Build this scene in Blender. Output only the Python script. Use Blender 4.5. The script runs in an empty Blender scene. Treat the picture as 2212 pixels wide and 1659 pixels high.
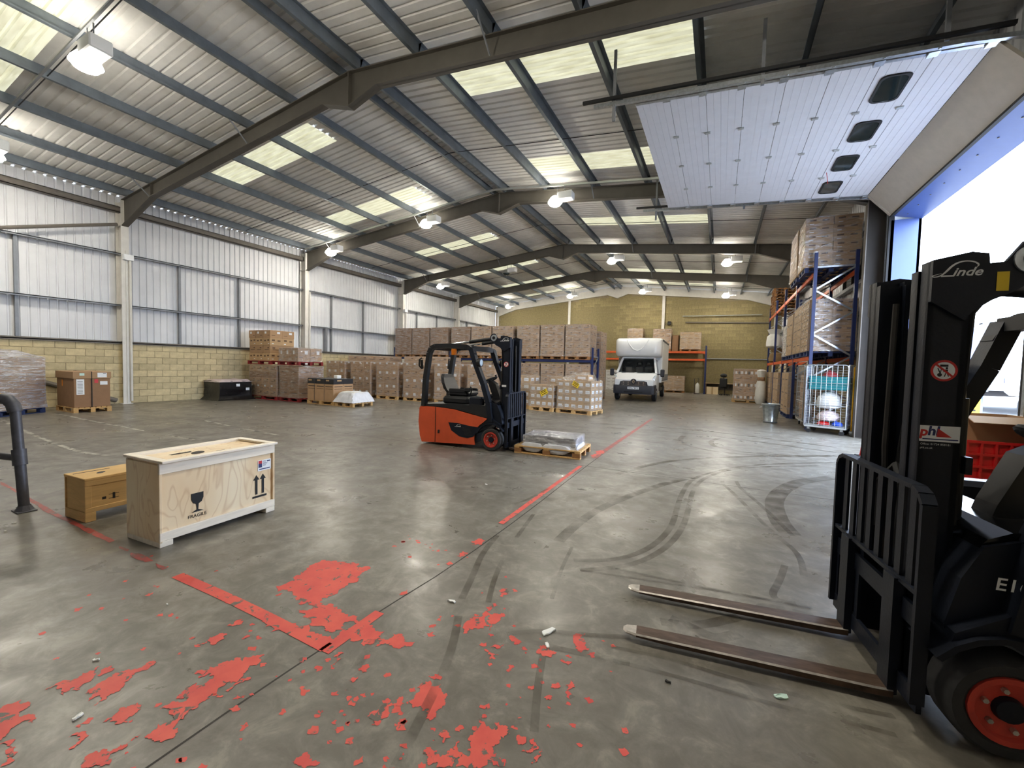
import bpy, bmesh, math, random
from mathutils import Vector, Matrix, noise, geometry

# ------------------------------------------------------------ camera, sky, light, exposure
scene = bpy.context.scene
COL = scene.collection
cam_data = bpy.data.cameras.new('camera')
cam = bpy.data.objects.new('camera', cam_data)
COL.objects.link(cam)
cam_data.sensor_fit = 'HORIZONTAL'
cam_data.sensor_width = 36.0
cam_data.lens = 893.7 / 2212 * 36.0
cam_data.clip_end = 400
YAW, PITCH, ROLL = math.radians(26.62), math.radians(2.48), math.radians(1.46)
fw = Vector((-math.sin(YAW) * math.cos(PITCH), math.cos(YAW) * math.cos(PITCH), -math.sin(PITCH)))
rt = Vector((math.cos(YAW), math.sin(YAW), 0))
upv = rt.cross(fw)
r2 = rt * math.cos(ROLL) + upv * math.sin(ROLL)
u2 = -rt * math.sin(ROLL) + upv * math.cos(ROLL)
cam.matrix_world = Matrix(((r2.x, u2.x, -fw.x, 0), (r2.y, u2.y, -fw.y, 0), (r2.z, u2.z, -fw.z, 1.6), (0, 0, 0, 1)))
scene.camera = cam

world = bpy.data.worlds.new('overcast_sky')
scene.world = world
world.use_nodes = True
bg = world.node_tree.nodes['Background']
bg.inputs['Color'].default_value = (0.66, 0.79, 1.0, 1)
bg.inputs['Strength'].default_value = 15.0

LAMP_COLOR = (1.0, 0.935, 0.80)
LAMP_STRENGTH = 215.0

# a light portal fills the loading door so that the sky is sampled through it
pd = bpy.data.lights.new('door_portal', 'AREA')
pd.shape = 'RECTANGLE'
pd.size = 5.2
pd.size_y = 5.4
po = bpy.data.objects.new('door_portal', pd)
COL.objects.link(po)
po.location = (4.05, 10.35, 2.7)
po.rotation_euler = (math.radians(90), 0, math.radians(90))
pd.cycles.is_portal = True

scene.view_settings.view_transform = 'Standard'
scene.view_settings.look = 'None'
scene.view_settings.gamma = 1.0
scene.view_settings.use_curve_mapping = False
scene.view_settings.exposure = 0.5
scene.cycles.use_denoising = True
scene.cycles.use_adaptive_sampling = True
scene.cycles.adaptive_threshold = 0.025
scene.cycles.max_bounces = 7
scene.cycles.diffuse_bounces = 4
scene.cycles.glossy_bounces = 3
scene.cycles.transmission_bounces = 5
scene.cycles.transparent_max_bounces = 10
scene.cycles.caustics_reflective = False
scene.cycles.caustics_refractive = False
scene.cycles.sample_clamp_indirect = 6.0

rng = random.Random(7)

# ------------------------------------------------------------ materials
MATS = {}
def S(r, g, b):
    f = lambda c: (c / 255 / 12.92) if c <= 10 else ((c / 255 + 0.055) / 1.055) ** 2.4
    return (f(r), f(g), f(b), 1)

class NT:
    def __init__(s, name):
        s.m = bpy.data.materials.new(name)
        s.m.use_nodes = True
        s.t = s.m.node_tree
        s.n = s.t.nodes
        s.p = s.n['Principled BSDF']
        s.out = s.n['Material Output']
        MATS[name] = s.m
    def new(s, t, **kw):
        n = s.n.new(t)
        for k, v in kw.items(): setattr(n, k, v)
        return n
    def link(s, a, b): s.t.links.new(a, b)
    def coord(s, kind='Object', scale=(1, 1, 1)):
        tc = s.new('ShaderNodeTexCoord')
        if scale == (1, 1, 1): return tc.outputs[kind]
        mp = s.new('ShaderNodeMapping')
        mp.inputs['Scale'].default_value = scale
        s.link(tc.outputs[kind], mp.inputs['Vector'])
        return mp.outputs['Vector']
    def noise(s, vec, scale, detail=4, rough=.55, dist=0.0):
        n = s.new('ShaderNodeTexNoise')
        n.inputs['Scale'].default_value = scale
        n.inputs['Detail'].default_value = detail
        n.inputs['Roughness'].default_value = rough
        n.inputs['Distortion'].default_value = dist
        s.link(vec, n.inputs['Vector'])
        return n.outputs['Fac']
    def rng(s, v, a, b, c, d):
        n = s.new('ShaderNodeMapRange')
        for i, x in enumerate((a, b, c, d)): n.inputs[1 + i].default_value = x
        s.link(v, n.inputs[0])
        return n.outputs[0]
    def math(s, op, a, b=None):
        n = s.new('ShaderNodeMath', operation=op)
        for i, x in enumerate((a, b)):
            if x is None: continue
            if isinstance(x, (int, float)): n.inputs[i].default_value = x
            else: s.link(x, n.inputs[i])
        return n.outputs[0]
    def mix(s, fac, a, b, blend='MIX'):
        n = s.new('ShaderNodeMix', data_type='RGBA', blend_type=blend)
        if isinstance(fac, (int, float)): n.inputs['Factor'].default_value = fac
        else: s.link(fac, n.inputs['Factor'])
        for k, x in (('A', a), ('B', b)):
            sock = [i for i in n.inputs if i.name == k and i.type == 'RGBA'][0]
            if isinstance(x, tuple): sock.default_value = x
            else: s.link(x, sock)
        return [o for o in n.outputs if o.type == 'RGBA'][0]
    def bump(s, h, strength, dist=.01):
        n = s.new('ShaderNodeBump')
        n.inputs['Strength'].default_value = strength
        n.inputs['Distance'].default_value = dist
        s.link(h, n.inputs['Height'])
        s.link(n.outputs['Normal'], s.p.inputs['Normal'])

def mk(name, col, rough=.6, metal=0.0, var=.18, scale=6.0, bump=0.0, bscale=60.0, rnd=0.0, stretch=(1, 1, 1), spec=.5):
    t = NT(name)
    v = t.coord('Object', stretch)
    n = t.noise(v, scale, 5, .6)
    f = t.rng(n, .3, .7, 1 - var, 1 + var)
    if rnd:
        oi = t.new('ShaderNodeObjectInfo')
        f = t.math('MULTIPLY', f, t.rng(oi.outputs['Random'], 0, 1, 1 - rnd, 1 + rnd))
    c = t.new('ShaderNodeVectorMath', operation='SCALE')
    c.inputs[0].default_value = col[:3]
    t.link(f, c.inputs['Scale'])
    t.link(c.outputs[0], t.p.inputs['Base Color'])
    t.p.inputs['Roughness'].default_value = rough
    t.p.inputs['Metallic'].default_value = metal
    t.p.inputs['Specular IOR Level'].default_value = spec
    if bump: t.bump(t.noise(v, bscale, 3), bump)
    return t.m

def emit(name, col, strength):
    t = NT(name)
    t.p.inputs['Base Color'].default_value = (1, 1, 1, 1)
    t.p.inputs['Emission Color'].default_value = (*col[:3], 1)
    t.p.inputs['Emission Strength'].default_value = strength
    return t.m

mk('block_cream', S(196, 181, 144), .9, var=.14, scale=9, bump=.35, bscale=90, rnd=.13)
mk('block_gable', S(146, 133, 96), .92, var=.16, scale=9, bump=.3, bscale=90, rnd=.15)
mk('mortar', S(140, 128, 104), .95, var=.1)
mk('wall_sheet', S(222, 223, 226), .5, var=.05, scale=1.5)
mk('roof_sheet', S(232, 231, 228), .6, var=.08, scale=2.0)
mk('steel_rafter', S(84, 80, 73), .62, var=.12, scale=3)
mk('steel_purlin', S(104, 112, 120), .5, .35, var=.16, scale=4)
mk('steel_shaded', S(52, 47, 41), .7, var=.12, scale=3)  # shade beside the loading door put into a dark steel colour
mk('steel_column', S(214, 211, 205), .55, var=.08, scale=3)
mk('steel_rail', S(128, 131, 136), .5, .3, var=.12, scale=4)
mk('steel_cap', S(112, 106, 98), .6, .2, var=.12)
mk('galvanised', S(190, 196, 200), .32, .85, var=.2, scale=25)
mk('bin_galvanised', S(176, 184, 184), .28, .9, var=.3, scale=9, bump=.5, bscale=7)
mk('door_white', S(222, 223, 228), .4, var=.03)
mk('door_edge', S(178, 172, 160), .5, var=.06)
mk('reveal_daylit', S(62, 82, 136), .42, var=.05)  # bluish daylight shading of the jambs put into the colour
mk('black_rubber', S(24, 24, 25), .75, var=.2)
mk('black_plastic', S(19, 20, 23), .48, var=.2, scale=8)
mk('black_gloss', S(16, 17, 20), .16, var=.1)
mk('truck_dark', S(20, 25, 36), .44, var=.2, scale=5, bump=.1, spec=.28)
mk('truck_orange', S(206, 84, 46), .42, var=.12, scale=3)
mk('rim_red', S(190, 62, 48), .55, var=.22, scale=9)
mk('tyre', S(46, 46, 47), .85, var=.22, scale=14)
mk('fork_steel', S(84, 66, 54), .45, .55, var=.45, scale=9, stretch=(1, 3, 1))
mk('fork_edge', S(190, 184, 176), .35, .8, var=.35, scale=14)
mk('chrome', S(215, 215, 215), .12, 1.0, var=.03)
mk('seat_black', S(20, 21, 26), .34, var=.12)
mk('amber', S(235, 130, 20), .3, var=.05)
mk('white_label', S(236, 238, 240), .5, var=.02)
mk('print_dark', S(40, 34, 30), .7, var=.1)
mk('print_black', S(22, 22, 24), .7, var=.1)
mk('print_blue', S(40, 48, 100), .6, var=.05)
mk('logo_white', S(225, 228, 230), .45, var=.03)
mk('label_red', S(196, 40, 40), .5, var=.05)
mk('label_yellow', S(240, 205, 40), .5, var=.05)
mk('label_orange', S(245, 150, 30), .5, var=.05)
mk('label_mint', S(200, 228, 218), .5, var=.03)
mk('carton', S(170, 136, 101), .75, var=.07, scale=5, rnd=.1)
mk('carton_light', S(184, 152, 112), .75, var=.07, scale=5, rnd=.09)
mk('carton_dark', S(142, 108, 78), .75, var=.08, scale=5, rnd=.1)
mk('carton_tape', S(190, 160, 118), .25, var=.04)
mk('carton_print', S(96, 72, 52), .75, var=.06)
mk('carton_black', S(34, 34, 38), .5, var=.1)
mk('pallet_wood', S(196, 158, 104), .85, var=.2, scale=7, stretch=(1, 5, 5), bump=.2, rnd=.08)
mk('pallet_brown', S(150, 106, 64), .85, var=.22, scale=7, stretch=(1, 5, 5), bump=.2, rnd=.1)
mk('pallet_red', S(132, 30, 32), .7, var=.2, scale=7, rnd=.1)
mk('pallet_blue', S(34, 50, 92), .7, var=.2, scale=7, rnd=.1)
mk('rack_blue', S(30, 44, 92), .42, .1, var=.1, scale=6)
mk('rack_orange', S(214, 92, 40), .45, .1, var=.12, scale=6)
mk('film_white', S(216, 217, 222), .35, var=.1, scale=9, bump=.9, bscale=11)
mk('film_black', S(16, 16, 18), .18, var=.2, scale=6, bump=.8, bscale=9)
mk('film_pink', S(214, 196, 196), .35, var=.1, bump=.6, bscale=12)
mk('foam_grey', S(104, 102, 102), .6, var=.12, bump=.3, bscale=20)
mk('bag_white', S(214, 214, 210), .4, var=.08, bump=.8, bscale=9)
mk('rail_grey', S(70, 70, 76), .5, .35, var=.2, scale=20)
mk('rail_yellow', S(214, 170, 50), .5, var=.2)
mk('van_white', S(232, 234, 234), .22, var=.02)
mk('van_curtain', S(222, 222, 216), .5, var=.04, bump=.2, bscale=4)
mk('van_black', S(40, 42, 50), .55, var=.12)
mk('glass_dark', S(34, 44, 44), .06, var=.15, scale=2)
mk('lens_clear', S(200, 212, 220), .08, .2, var=.1, scale=20)
mk('crate_pale', S(226, 204, 166), .8, var=.03, rnd=.04)
mk('crate_tan', S(206, 170, 114), .8, var=.12, scale=6, stretch=(1, .3, 5))
mk('batten_white', S(240, 230, 214), .8, var=.12, scale=6, stretch=(4, .4, 4))
mk('plastic_red', S(190, 26, 28), .4, var=.08)
mk('plastic_teal', S(30, 120, 126), .45, var=.1)
mk('plastic_blue', S(40, 80, 190), .45, var=.1)
mk('plastic_yellow', S(238, 178, 30), .4, var=.06)
mk('trailer_blue', S(3, 28, 104), .45, var=.08, scale=2, bump=.3, bscale=3)
mk('trailer_white', S(226, 228, 232), .4, var=.03)
mk('trailer_grey', S(150, 156, 168), .4, .3, var=.05)
mk('yard', S(150, 150, 150), .8, var=.15, scale=.6)
mk('tray_zinc', S(188, 192, 190), .4, .5, var=.06)
mk('desk_top', S(176, 148, 110), .5, var=.1)
mk('paper', S(240, 240, 236), .6, var=.02)
mk('cardboard_dirty', S(120, 98, 66), .85, var=.2, scale=5)
mk('scrap_dark', S(44, 42, 40), .8, var=.2)
emit('lamp_glow', LAMP_COLOR, LAMP_STRENGTH)
emit('reflector_glow', LAMP_COLOR, LAMP_STRENGTH * .13)  # glow added to the lamp reflectors to send light up to the roof

# plywood: broad cathedral grain
t = NT('plywood')
v = t.coord('Object', (1, 1, .35))
n1 = t.noise(v, 3.2, 2, .5, .6)
rings = t.math('FRACT', t.math('MULTIPLY', n1, 9.0))
band = t.rng(t.math('ABSOLUTE', t.math('SUBTRACT', rings, .5)), 0.0, .16, 1, 0)
c1 = t.mix(t.rng(t.noise(v, 2.0, 3), .35, .65, 0, 1), S(242, 226, 196), S(232, 206, 168))
t.link(t.mix(t.math('MULTIPLY', band, .38), c1, S(190, 146, 104)), t.p.inputs['Base Color'])
t.p.inputs['Roughness'].default_value = .75

# shrink wrap: clear film with streaks of haze and sharp highlights
def film(name, haze_lo, haze_hi, tint, st=(1.2, 1.2, 5), edge=(.42, .7)):
    t = NT(name)
    t.n.remove(t.p)
    v = t.coord('Object', st)
    n = t.noise(v, 3.0, 6, .65, .8)
    tr = t.new('ShaderNodeBsdfTransparent')
    tr.inputs[0].default_value = (.96, .95, .94, 1)
    gl = t.new('ShaderNodeBsdfGlossy')
    gl.inputs['Color'].default_value = (1, 1, 1, 1)
    gl.inputs['Roughness'].default_value = .2
    df = t.new('ShaderNodeBsdfDiffuse')
    df.inputs['Color'].default_value = tint
    bp = t.new('ShaderNodeBump')
    bp.inputs['Strength'].default_value = .9
    bp.inputs['Distance'].default_value = .03
    t.link(t.noise(t.coord('Object', (1, 1, 2.2)), 7.0, 4, .6, 1.2), bp.inputs['Height'])
    t.link(bp.outputs[0], gl.inputs['Normal'])
    t.link(bp.outputs[0], df.inputs['Normal'])
    m1 = t.new('ShaderNodeMixShader')
    m1.inputs[0].default_value = .62
    t.link(df.outputs[0], m1.inputs[1]); t.link(gl.outputs[0], m1.inputs[2])
    m2 = t.new('ShaderNodeMixShader')
    t.link(t.rng(n, edge[0], edge[1], haze_lo, haze_hi), m2.inputs[0])
    t.link(tr.outputs[0], m2.inputs[1]); t.link(m1.outputs[0], m2.inputs[2])
    t.link(m2.outputs[0], t.out.inputs[0])
film('wrap_clear', .08, .6, S(225, 222, 220))
film('wrap_mid', .22, .85, S(226, 224, 230))
film('wrap_heavy', .22, .95, S(240, 238, 246), (.9, .9, 8), (.40, .62))  # lavender-white streaks painted in for highlights on the heavy film

# glass for windows and windscreens
t = NT('glass_pane')
t.n.remove(t.p)
tr = t.new('ShaderNodeBsdfTransparent'); tr.inputs[0].default_value = (.82, .88, .9, 1)
gl = t.new('ShaderNodeBsdfGlossy'); gl.inputs['Roughness'].default_value = .03
fr = t.new('ShaderNodeFresnel'); fr.inputs[0].default_value = 1.5
mx = t.new('ShaderNodeMixShader')
t.link(fr.outputs[0], mx.inputs[0]); t.link(tr.outputs[0], mx.inputs[1]); t.link(gl.outputs[0], mx.inputs[2])
t.link(mx.outputs[0], t.out.inputs[0])

# translucent glass-fibre rooflight
t = NT('rooflight')
t.n.remove(t.p)
tl = t.new('ShaderNodeBsdfTranslucent')
df = t.new('ShaderNodeBsdfDiffuse'); df.inputs[0].default_value = (.5, .48, .4, 1)
v = t.coord('Object', (1, 5, 1))
t.link(t.mix(t.rng(t.noise(v, 2.5, 4), .35, .65, 0, 1), (.060, .051, .031, 1), (.040, .033, .018, 1)), tl.inputs[0])
mx = t.new('ShaderNodeAddShader')
t.link(tl.outputs[0], mx.inputs[0]); t.link(df.outputs[0], mx.inputs[1])
t.link(mx.outputs[0], t.out.inputs[0])

# power-floated concrete
t = NT('concrete')
v = t.coord('Object')
big = t.noise(v, .22, 5, .6, .3)
mid = t.noise(v, 1.6, 6, .65, .4)
fine = t.noise(v, 9.0, 5, .6)
strk = t.noise(t.coord('Object', (.7, 1.5, 1)), 1.3, 6, .68, .8)
c = t.mix(t.rng(big, .35, .65, 0, 1), S(120, 115, 106), S(138, 134, 126))
c = t.mix(t.rng(mid, .42, .72, 0, .75), c, S(96, 91, 81))
c = t.mix(t.rng(strk, .52, .74, 0, .6), c, S(82, 77, 69))
c = t.mix(t.rng(fine, .5, .8, 0, .5), c, S(150, 144, 132))
spots = t.rng(t.noise(v, 1.9, 4, .5, .4), .58, .80, 0, .4)
c = t.mix(spots, c, S(68, 64, 59))
mot = t.noise(v, 5.0, 7, .7, .6)
c = t.mix(t.rng(mot, .40, .62, .55, 0), c, S(80, 75, 65))
c = t.mix(t.rng(mot, .56, .74, 0, .5), c, S(152, 147, 133))
t.link(c, t.p.inputs['Base Color'])
t.link(t.rng(t.math('ADD', mid, t.math('MULTIPLY', strk, .5)), .5, 1.0, .22, .48), t.p.inputs['Roughness'])
t.p.inputs['Specular IOR Level'].default_value = .5
t.bump(t.math('ADD', t.math('MULTIPLY', fine, .6), t.math('MULTIPLY', mid, .7)), .12, .006)

# flaking floor paint and tyre rubber: the coat is missing where the noise says so
def coat(name, col, col2, lo, hi, scale, rough, amax=1.0, bare=None):
    t = NT(name)
    v = t.coord('Object')
    n = t.noise(v, scale, 6, .62, .5)
    c_ = t.mix(t.rng(t.noise(v, 6, 4), .35, .65, 0, 1), col, col2)
    m_ = t.rng(n, lo, hi, 0, amax)
    if bare:
        c_ = t.mix(m_, t.mix(t.noise(v, 4, 5), bare, S(70, 66, 60)), c_)
    else: t.link(m_, t.p.inputs['Alpha'])
    t.link(c_, t.p.inputs['Base Color'])
    t.p.inputs['Roughness'].default_value = rough
BARE = S(106, 101, 92)
coat('paint_red', S(214, 84, 70), S(200, 66, 60), .385, .41, 13, .5, 1.0, BARE)
coat('paint_worn', S(150, 62, 58), S(176, 70, 64), .40, .50, 12, .5, .9, BARE)
coat('paint_white', S(186, 182, 170), S(160, 156, 146), .44, .52, 5, .55, .9, BARE)
coat('rubber_mark', S(66, 57, 42), S(78, 68, 52), .34, .66, 3.2, .33, .5)
coat('joint_line', S(46, 43, 39), S(56, 52, 48), .3, .45, 3, .8, .9, BARE)

# ------------------------------------------------------------ mesh helpers
class MB:
    def __init__(s): s.v, s.f, s.mi, s.cur = [], [], [], 0
    def mat(s, i): s.cur = i; return s
    def add(s, vs, fs):
        o = len(s.v)
        s.v += [tuple(p) for p in vs]
        s.f += [tuple(i + o for i in f) for f in fs]
        s.mi += [s.cur] * len(fs)
        return s
    def box(s, x0, x1, y0, y1, z0, z1):
        return s.add([(x0,y0,z0),(x1,y0,z0),(x1,y1,z0),(x0,y1,z0),(x0,y0,z1),(x1,y0,z1),(x1,y1,z1),(x0,y1,z1)],
                     [(0,3,2,1),(4,5,6,7),(0,1,5,4),(1,2,6,5),(2,3,7,6),(3,0,4,7)])
    def cbox(s, x0, x1, y0, y1, z0, z1, b=.01):
        b = min(b, abs(x1-x0)*.45, abs(y1-y0)*.45, abs(z1-z0)*.45)
        X, Y, Z = (x0, x1), (y0, y1), (z0, z1)
        vs, idx = [], {}
        for i in (0, 1):
            for j in (0, 1):
                for k in (0, 1):
                    sx, sy, sz = (b, -b)[i], (b, -b)[j], (b, -b)[k]
                    for a, p in enumerate(((X[i], Y[j]+sy, Z[k]+sz), (X[i]+sx, Y[j], Z[k]+sz), (X[i]+sx, Y[j]+sy, Z[k]))):
                        idx[i,j,k,a] = len(vs); vs.append(p)
        I = lambda i,j,k,a: idx[i,j,k,a]
        fs = []
        for e in (0, 1):
            q = [(0,0),(1,0),(1,1),(0,1)]
            fx = [I(e,a,b_,0) for a,b_ in q]; fy = [I(a,e,b_,1) for a,b_ in q]; fz = [I(a,b_,e,2) for a,b_ in q]
            fs += [fx if e else fx[::-1], fy[::-1] if e else fy, fz if e else fz[::-1]]
        for p in (0, 1):
            for q_ in (0, 1):
                flip = (p + q_) % 2
                fs.append((lambda l: l if flip else l[::-1])([I(0,p,q_,1), I(1,p,q_,1), I(1,p,q_,2), I(0,p,q_,2)]))
                fs.append((lambda l: l[::-1] if flip else l)([I(p,0,q_,0), I(p,1,q_,0), I(p,1,q_,2), I(p,0,q_,2)]))
                fs.append((lambda l: l if flip else l[::-1])([I(p,q_,0,0), I(p,q_,1,0), I(p,q_,1,1), I(p,q_,0,1)]))
        for i in (0, 1):
            for j in (0, 1):
                for k in (0, 1):
                    t_ = [I(i,j,k,0), I(i,j,k,1), I(i,j,k,2)]
                    fs.append(t_ if (i+j+k) % 2 else t_[::-1])
        return s.add(vs, fs)
    def prism(s, poly, axis, a0, a1):
        n = len(poly)
        mk_ = {'x': lambda p, a: (a, p[0], p[1]), 'y': lambda p, a: (p[0], a, p[1]), 'z': lambda p, a: (p[0], p[1], a)}[axis]
        vs = [mk_(p, a0) for p in poly] + [mk_(p, a1) for p in poly]
        fs = [tuple(range(n))[::-1], tuple(range(n, 2*n))] + [(i, (i+1) % n, n+(i+1) % n, n+i) for i in range(n)]
        return s.add(vs, fs)
    def quad(s, a, b, c, d): return s.add([a, b, c, d], [(0, 1, 2, 3)])
    def bar(s, p, q, w, h, up=(0, 0, 1)):
        p, q = Vector(p), Vector(q)
        d = (q - p).normalized(); u = Vector(up)
        if abs(d.dot(u)) > .98: u = Vector((1, 0, 0))
        sd = d.cross(u).normalized(); u = sd.cross(d)
        c = [sd*a*w/2 + u*b*h/2 for a, b in ((-1,-1),(1,-1),(1,1),(-1,1))]
        return s.add([p+x for x in c] + [q+x for x in c], [(0,1,2,3),(7,6,5,4),(0,4,5,1),(1,5,6,2),(2,6,7,3),(3,7,4,0)])
    def tube(s, path, r, n=8, closed=False):
        P = [Vector(p) for p in path]
        R = r if isinstance(r, (list, tuple)) else [r] * len(P)
        vs, fs, m = [], [], len(P)
        ref = None
        for i, p in enumerate(P):
            a = P[(i-1) % m] if (i or closed) else P[i]
            b = P[(i+1) % m] if (i < m-1 or closed) else P[i]
            d = (b - a).normalized()
            if ref is None:
                ref = Vector((0, 0, 1)) if abs(d.z) < .9 else Vector((1, 0, 0))
            sd = d.cross(ref)
            if sd.length < 1e-4: sd = d.cross(Vector((.3, 1, .2)))
            sd.normalize(); u = sd.cross(d); ref = u
            for k in range(n):
                an = 2*math.pi*k/n
                vs.append(p + (sd*math.cos(an) + u*math.sin(an)) * R[i])
        for i in range(m if closed else m-1):
            for k in range(n):
                j = (i+1) % m
                fs.append((i*n+k, i*n+(k+1) % n, j*n+(k+1) % n, j*n+k))
        if not closed: fs += [tuple(range(n))[::-1], tuple(range((m-1)*n, m*n))]
        return s.add(vs, fs)
    def lathe(s, prof, n=24, c=(0, 0, 0), axis='z', cap=True):
        vs, fs, m = [], [], len(prof)
        for r, h in prof:
            for k in range(n):
                a = 2*math.pi*k/n
                x, y = r*math.cos(a), r*math.sin(a)
                p = {'z': (x, y, h), 'y': (x, h, y), 'x': (h, x, y)}[axis]
                vs.append((p[0]+c[0], p[1]+c[1], p[2]+c[2]))
        for i in range(m-1):
            for k in range(n):
                q = (i*n+k, i*n+(k+1) % n, (i+1)*n+(k+1) % n, (i+1)*n+k)
                fs.append(q if axis != 'y' else q[::-1])
        if cap: fs.append(tuple(range(n))[::-1]); fs.append(tuple(range((m-1)*n, m*n)))
        return s.add(vs, fs)
    def disc(s, c, r, nrm, n=20, ry=None):
        c, w = Vector(c), Vector(nrm).normalized()
        u = w.orthogonal().normalized() if abs(w.z) > .9 else Vector((0, 0, 1)).cross(w).normalized()
        v_ = w.cross(u)
        return s.add([c + u*r*math.cos(2*math.pi*k/n) + v_*(ry or r)*math.sin(2*math.pi*k/n) for k in range(n)], [tuple(range(n))])
    def mesh(s, name, mats, smooth=False):
        me = bpy.data.meshes.new(name)
        me.from_pydata(s.v, [], s.f)
        for m in ([mats] if isinstance(mats, str) else mats): me.materials.append(MATS[m])
        if any(s.mi): me.polygons.foreach_set('material_index', s.mi)
        if smooth:
            me.polygons.foreach_set('use_smooth', [True] * len(s.f))
            me.set_sharp_from_angle(angle=math.radians(38))
        me.update()
        return me
    def build(s, name, mats, parent=None, smooth=False, **kw):
        return obj(name, s.mesh(name, mats, smooth), parent, **kw)

def obj(name, me, parent=None, loc=None, rotz=None):
    o = bpy.data.objects.new(name, me)
    COL.objects.link(o)
    if parent: o.parent = parent
    if loc: o.location = loc
    if rotz is not None: o.rotation_euler = (0, 0, rotz)
    return o
def tag(o, label=None, cat=None, group=None, kind=None):
    for k, x in (('label', label), ('category', cat), ('group', group), ('kind', kind)):
        if x: o[k] = x
    return o
def thing(name, label, cat, loc=(0, 0, 0), rotz=0, group=None):
    return tag(obj(name, None, None, loc, rotz), label, cat, group)
def struct(name, label, cat, loc=(0, 0, 0)):
    return tag(obj(name, None, None, loc), label, cat, None, 'structure')

FONT_CACHE = {}
def text(name, string, size, mat, parent, loc, right=(1, 0, 0), upd=(0, 0, 1), shear=0.0, align='CENTER', offset=0.0, sx=1.0):
    cu = bpy.data.curves.new(name, 'FONT')
    cu.body, cu.size, cu.shear = string, size, shear
    cu.align_x, cu.align_y, cu.offset = align, 'CENTER', offset
    cu.resolution_u = 3
    tmp = bpy.data.objects.new('tmp_text', cu)
    me = bpy.data.meshes.new_from_object(tmp)
    bpy.data.objects.remove(tmp)
    me.name = name
    me.materials.clear(); me.materials.append(MATS[mat])
    o = obj(name, me, parent)
    r, u = Vector(right).normalized(), Vector(upd).normalized()
    n = r.cross(u)
    o.matrix_local = Matrix(((r.x*sx, u.x, n.x, loc[0]), (r.y*sx, u.y, n.y, loc[1]), (r.z*sx, u.z, n.z, loc[2]), (0, 0, 0, 1)))
    return o
def rough_poly(pts, amp, seed, levels=3):
    r = random.Random(seed)
    P = [Vector((a, b)) for a, b in pts]
    for l in range(levels):
        Q = []
        for i, p in enumerate(P):
            q = P[(i+1) % len(P)]
            d = q - p
            m = (p + q) / 2 + (Vector((-d.y, d.x)).normalized() * min(d.length, .11) if d.length > 1e-6 else Vector((0, 0))) * r.uniform(-amp, amp)
            Q += [p, m]
        P = Q
    return P

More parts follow.
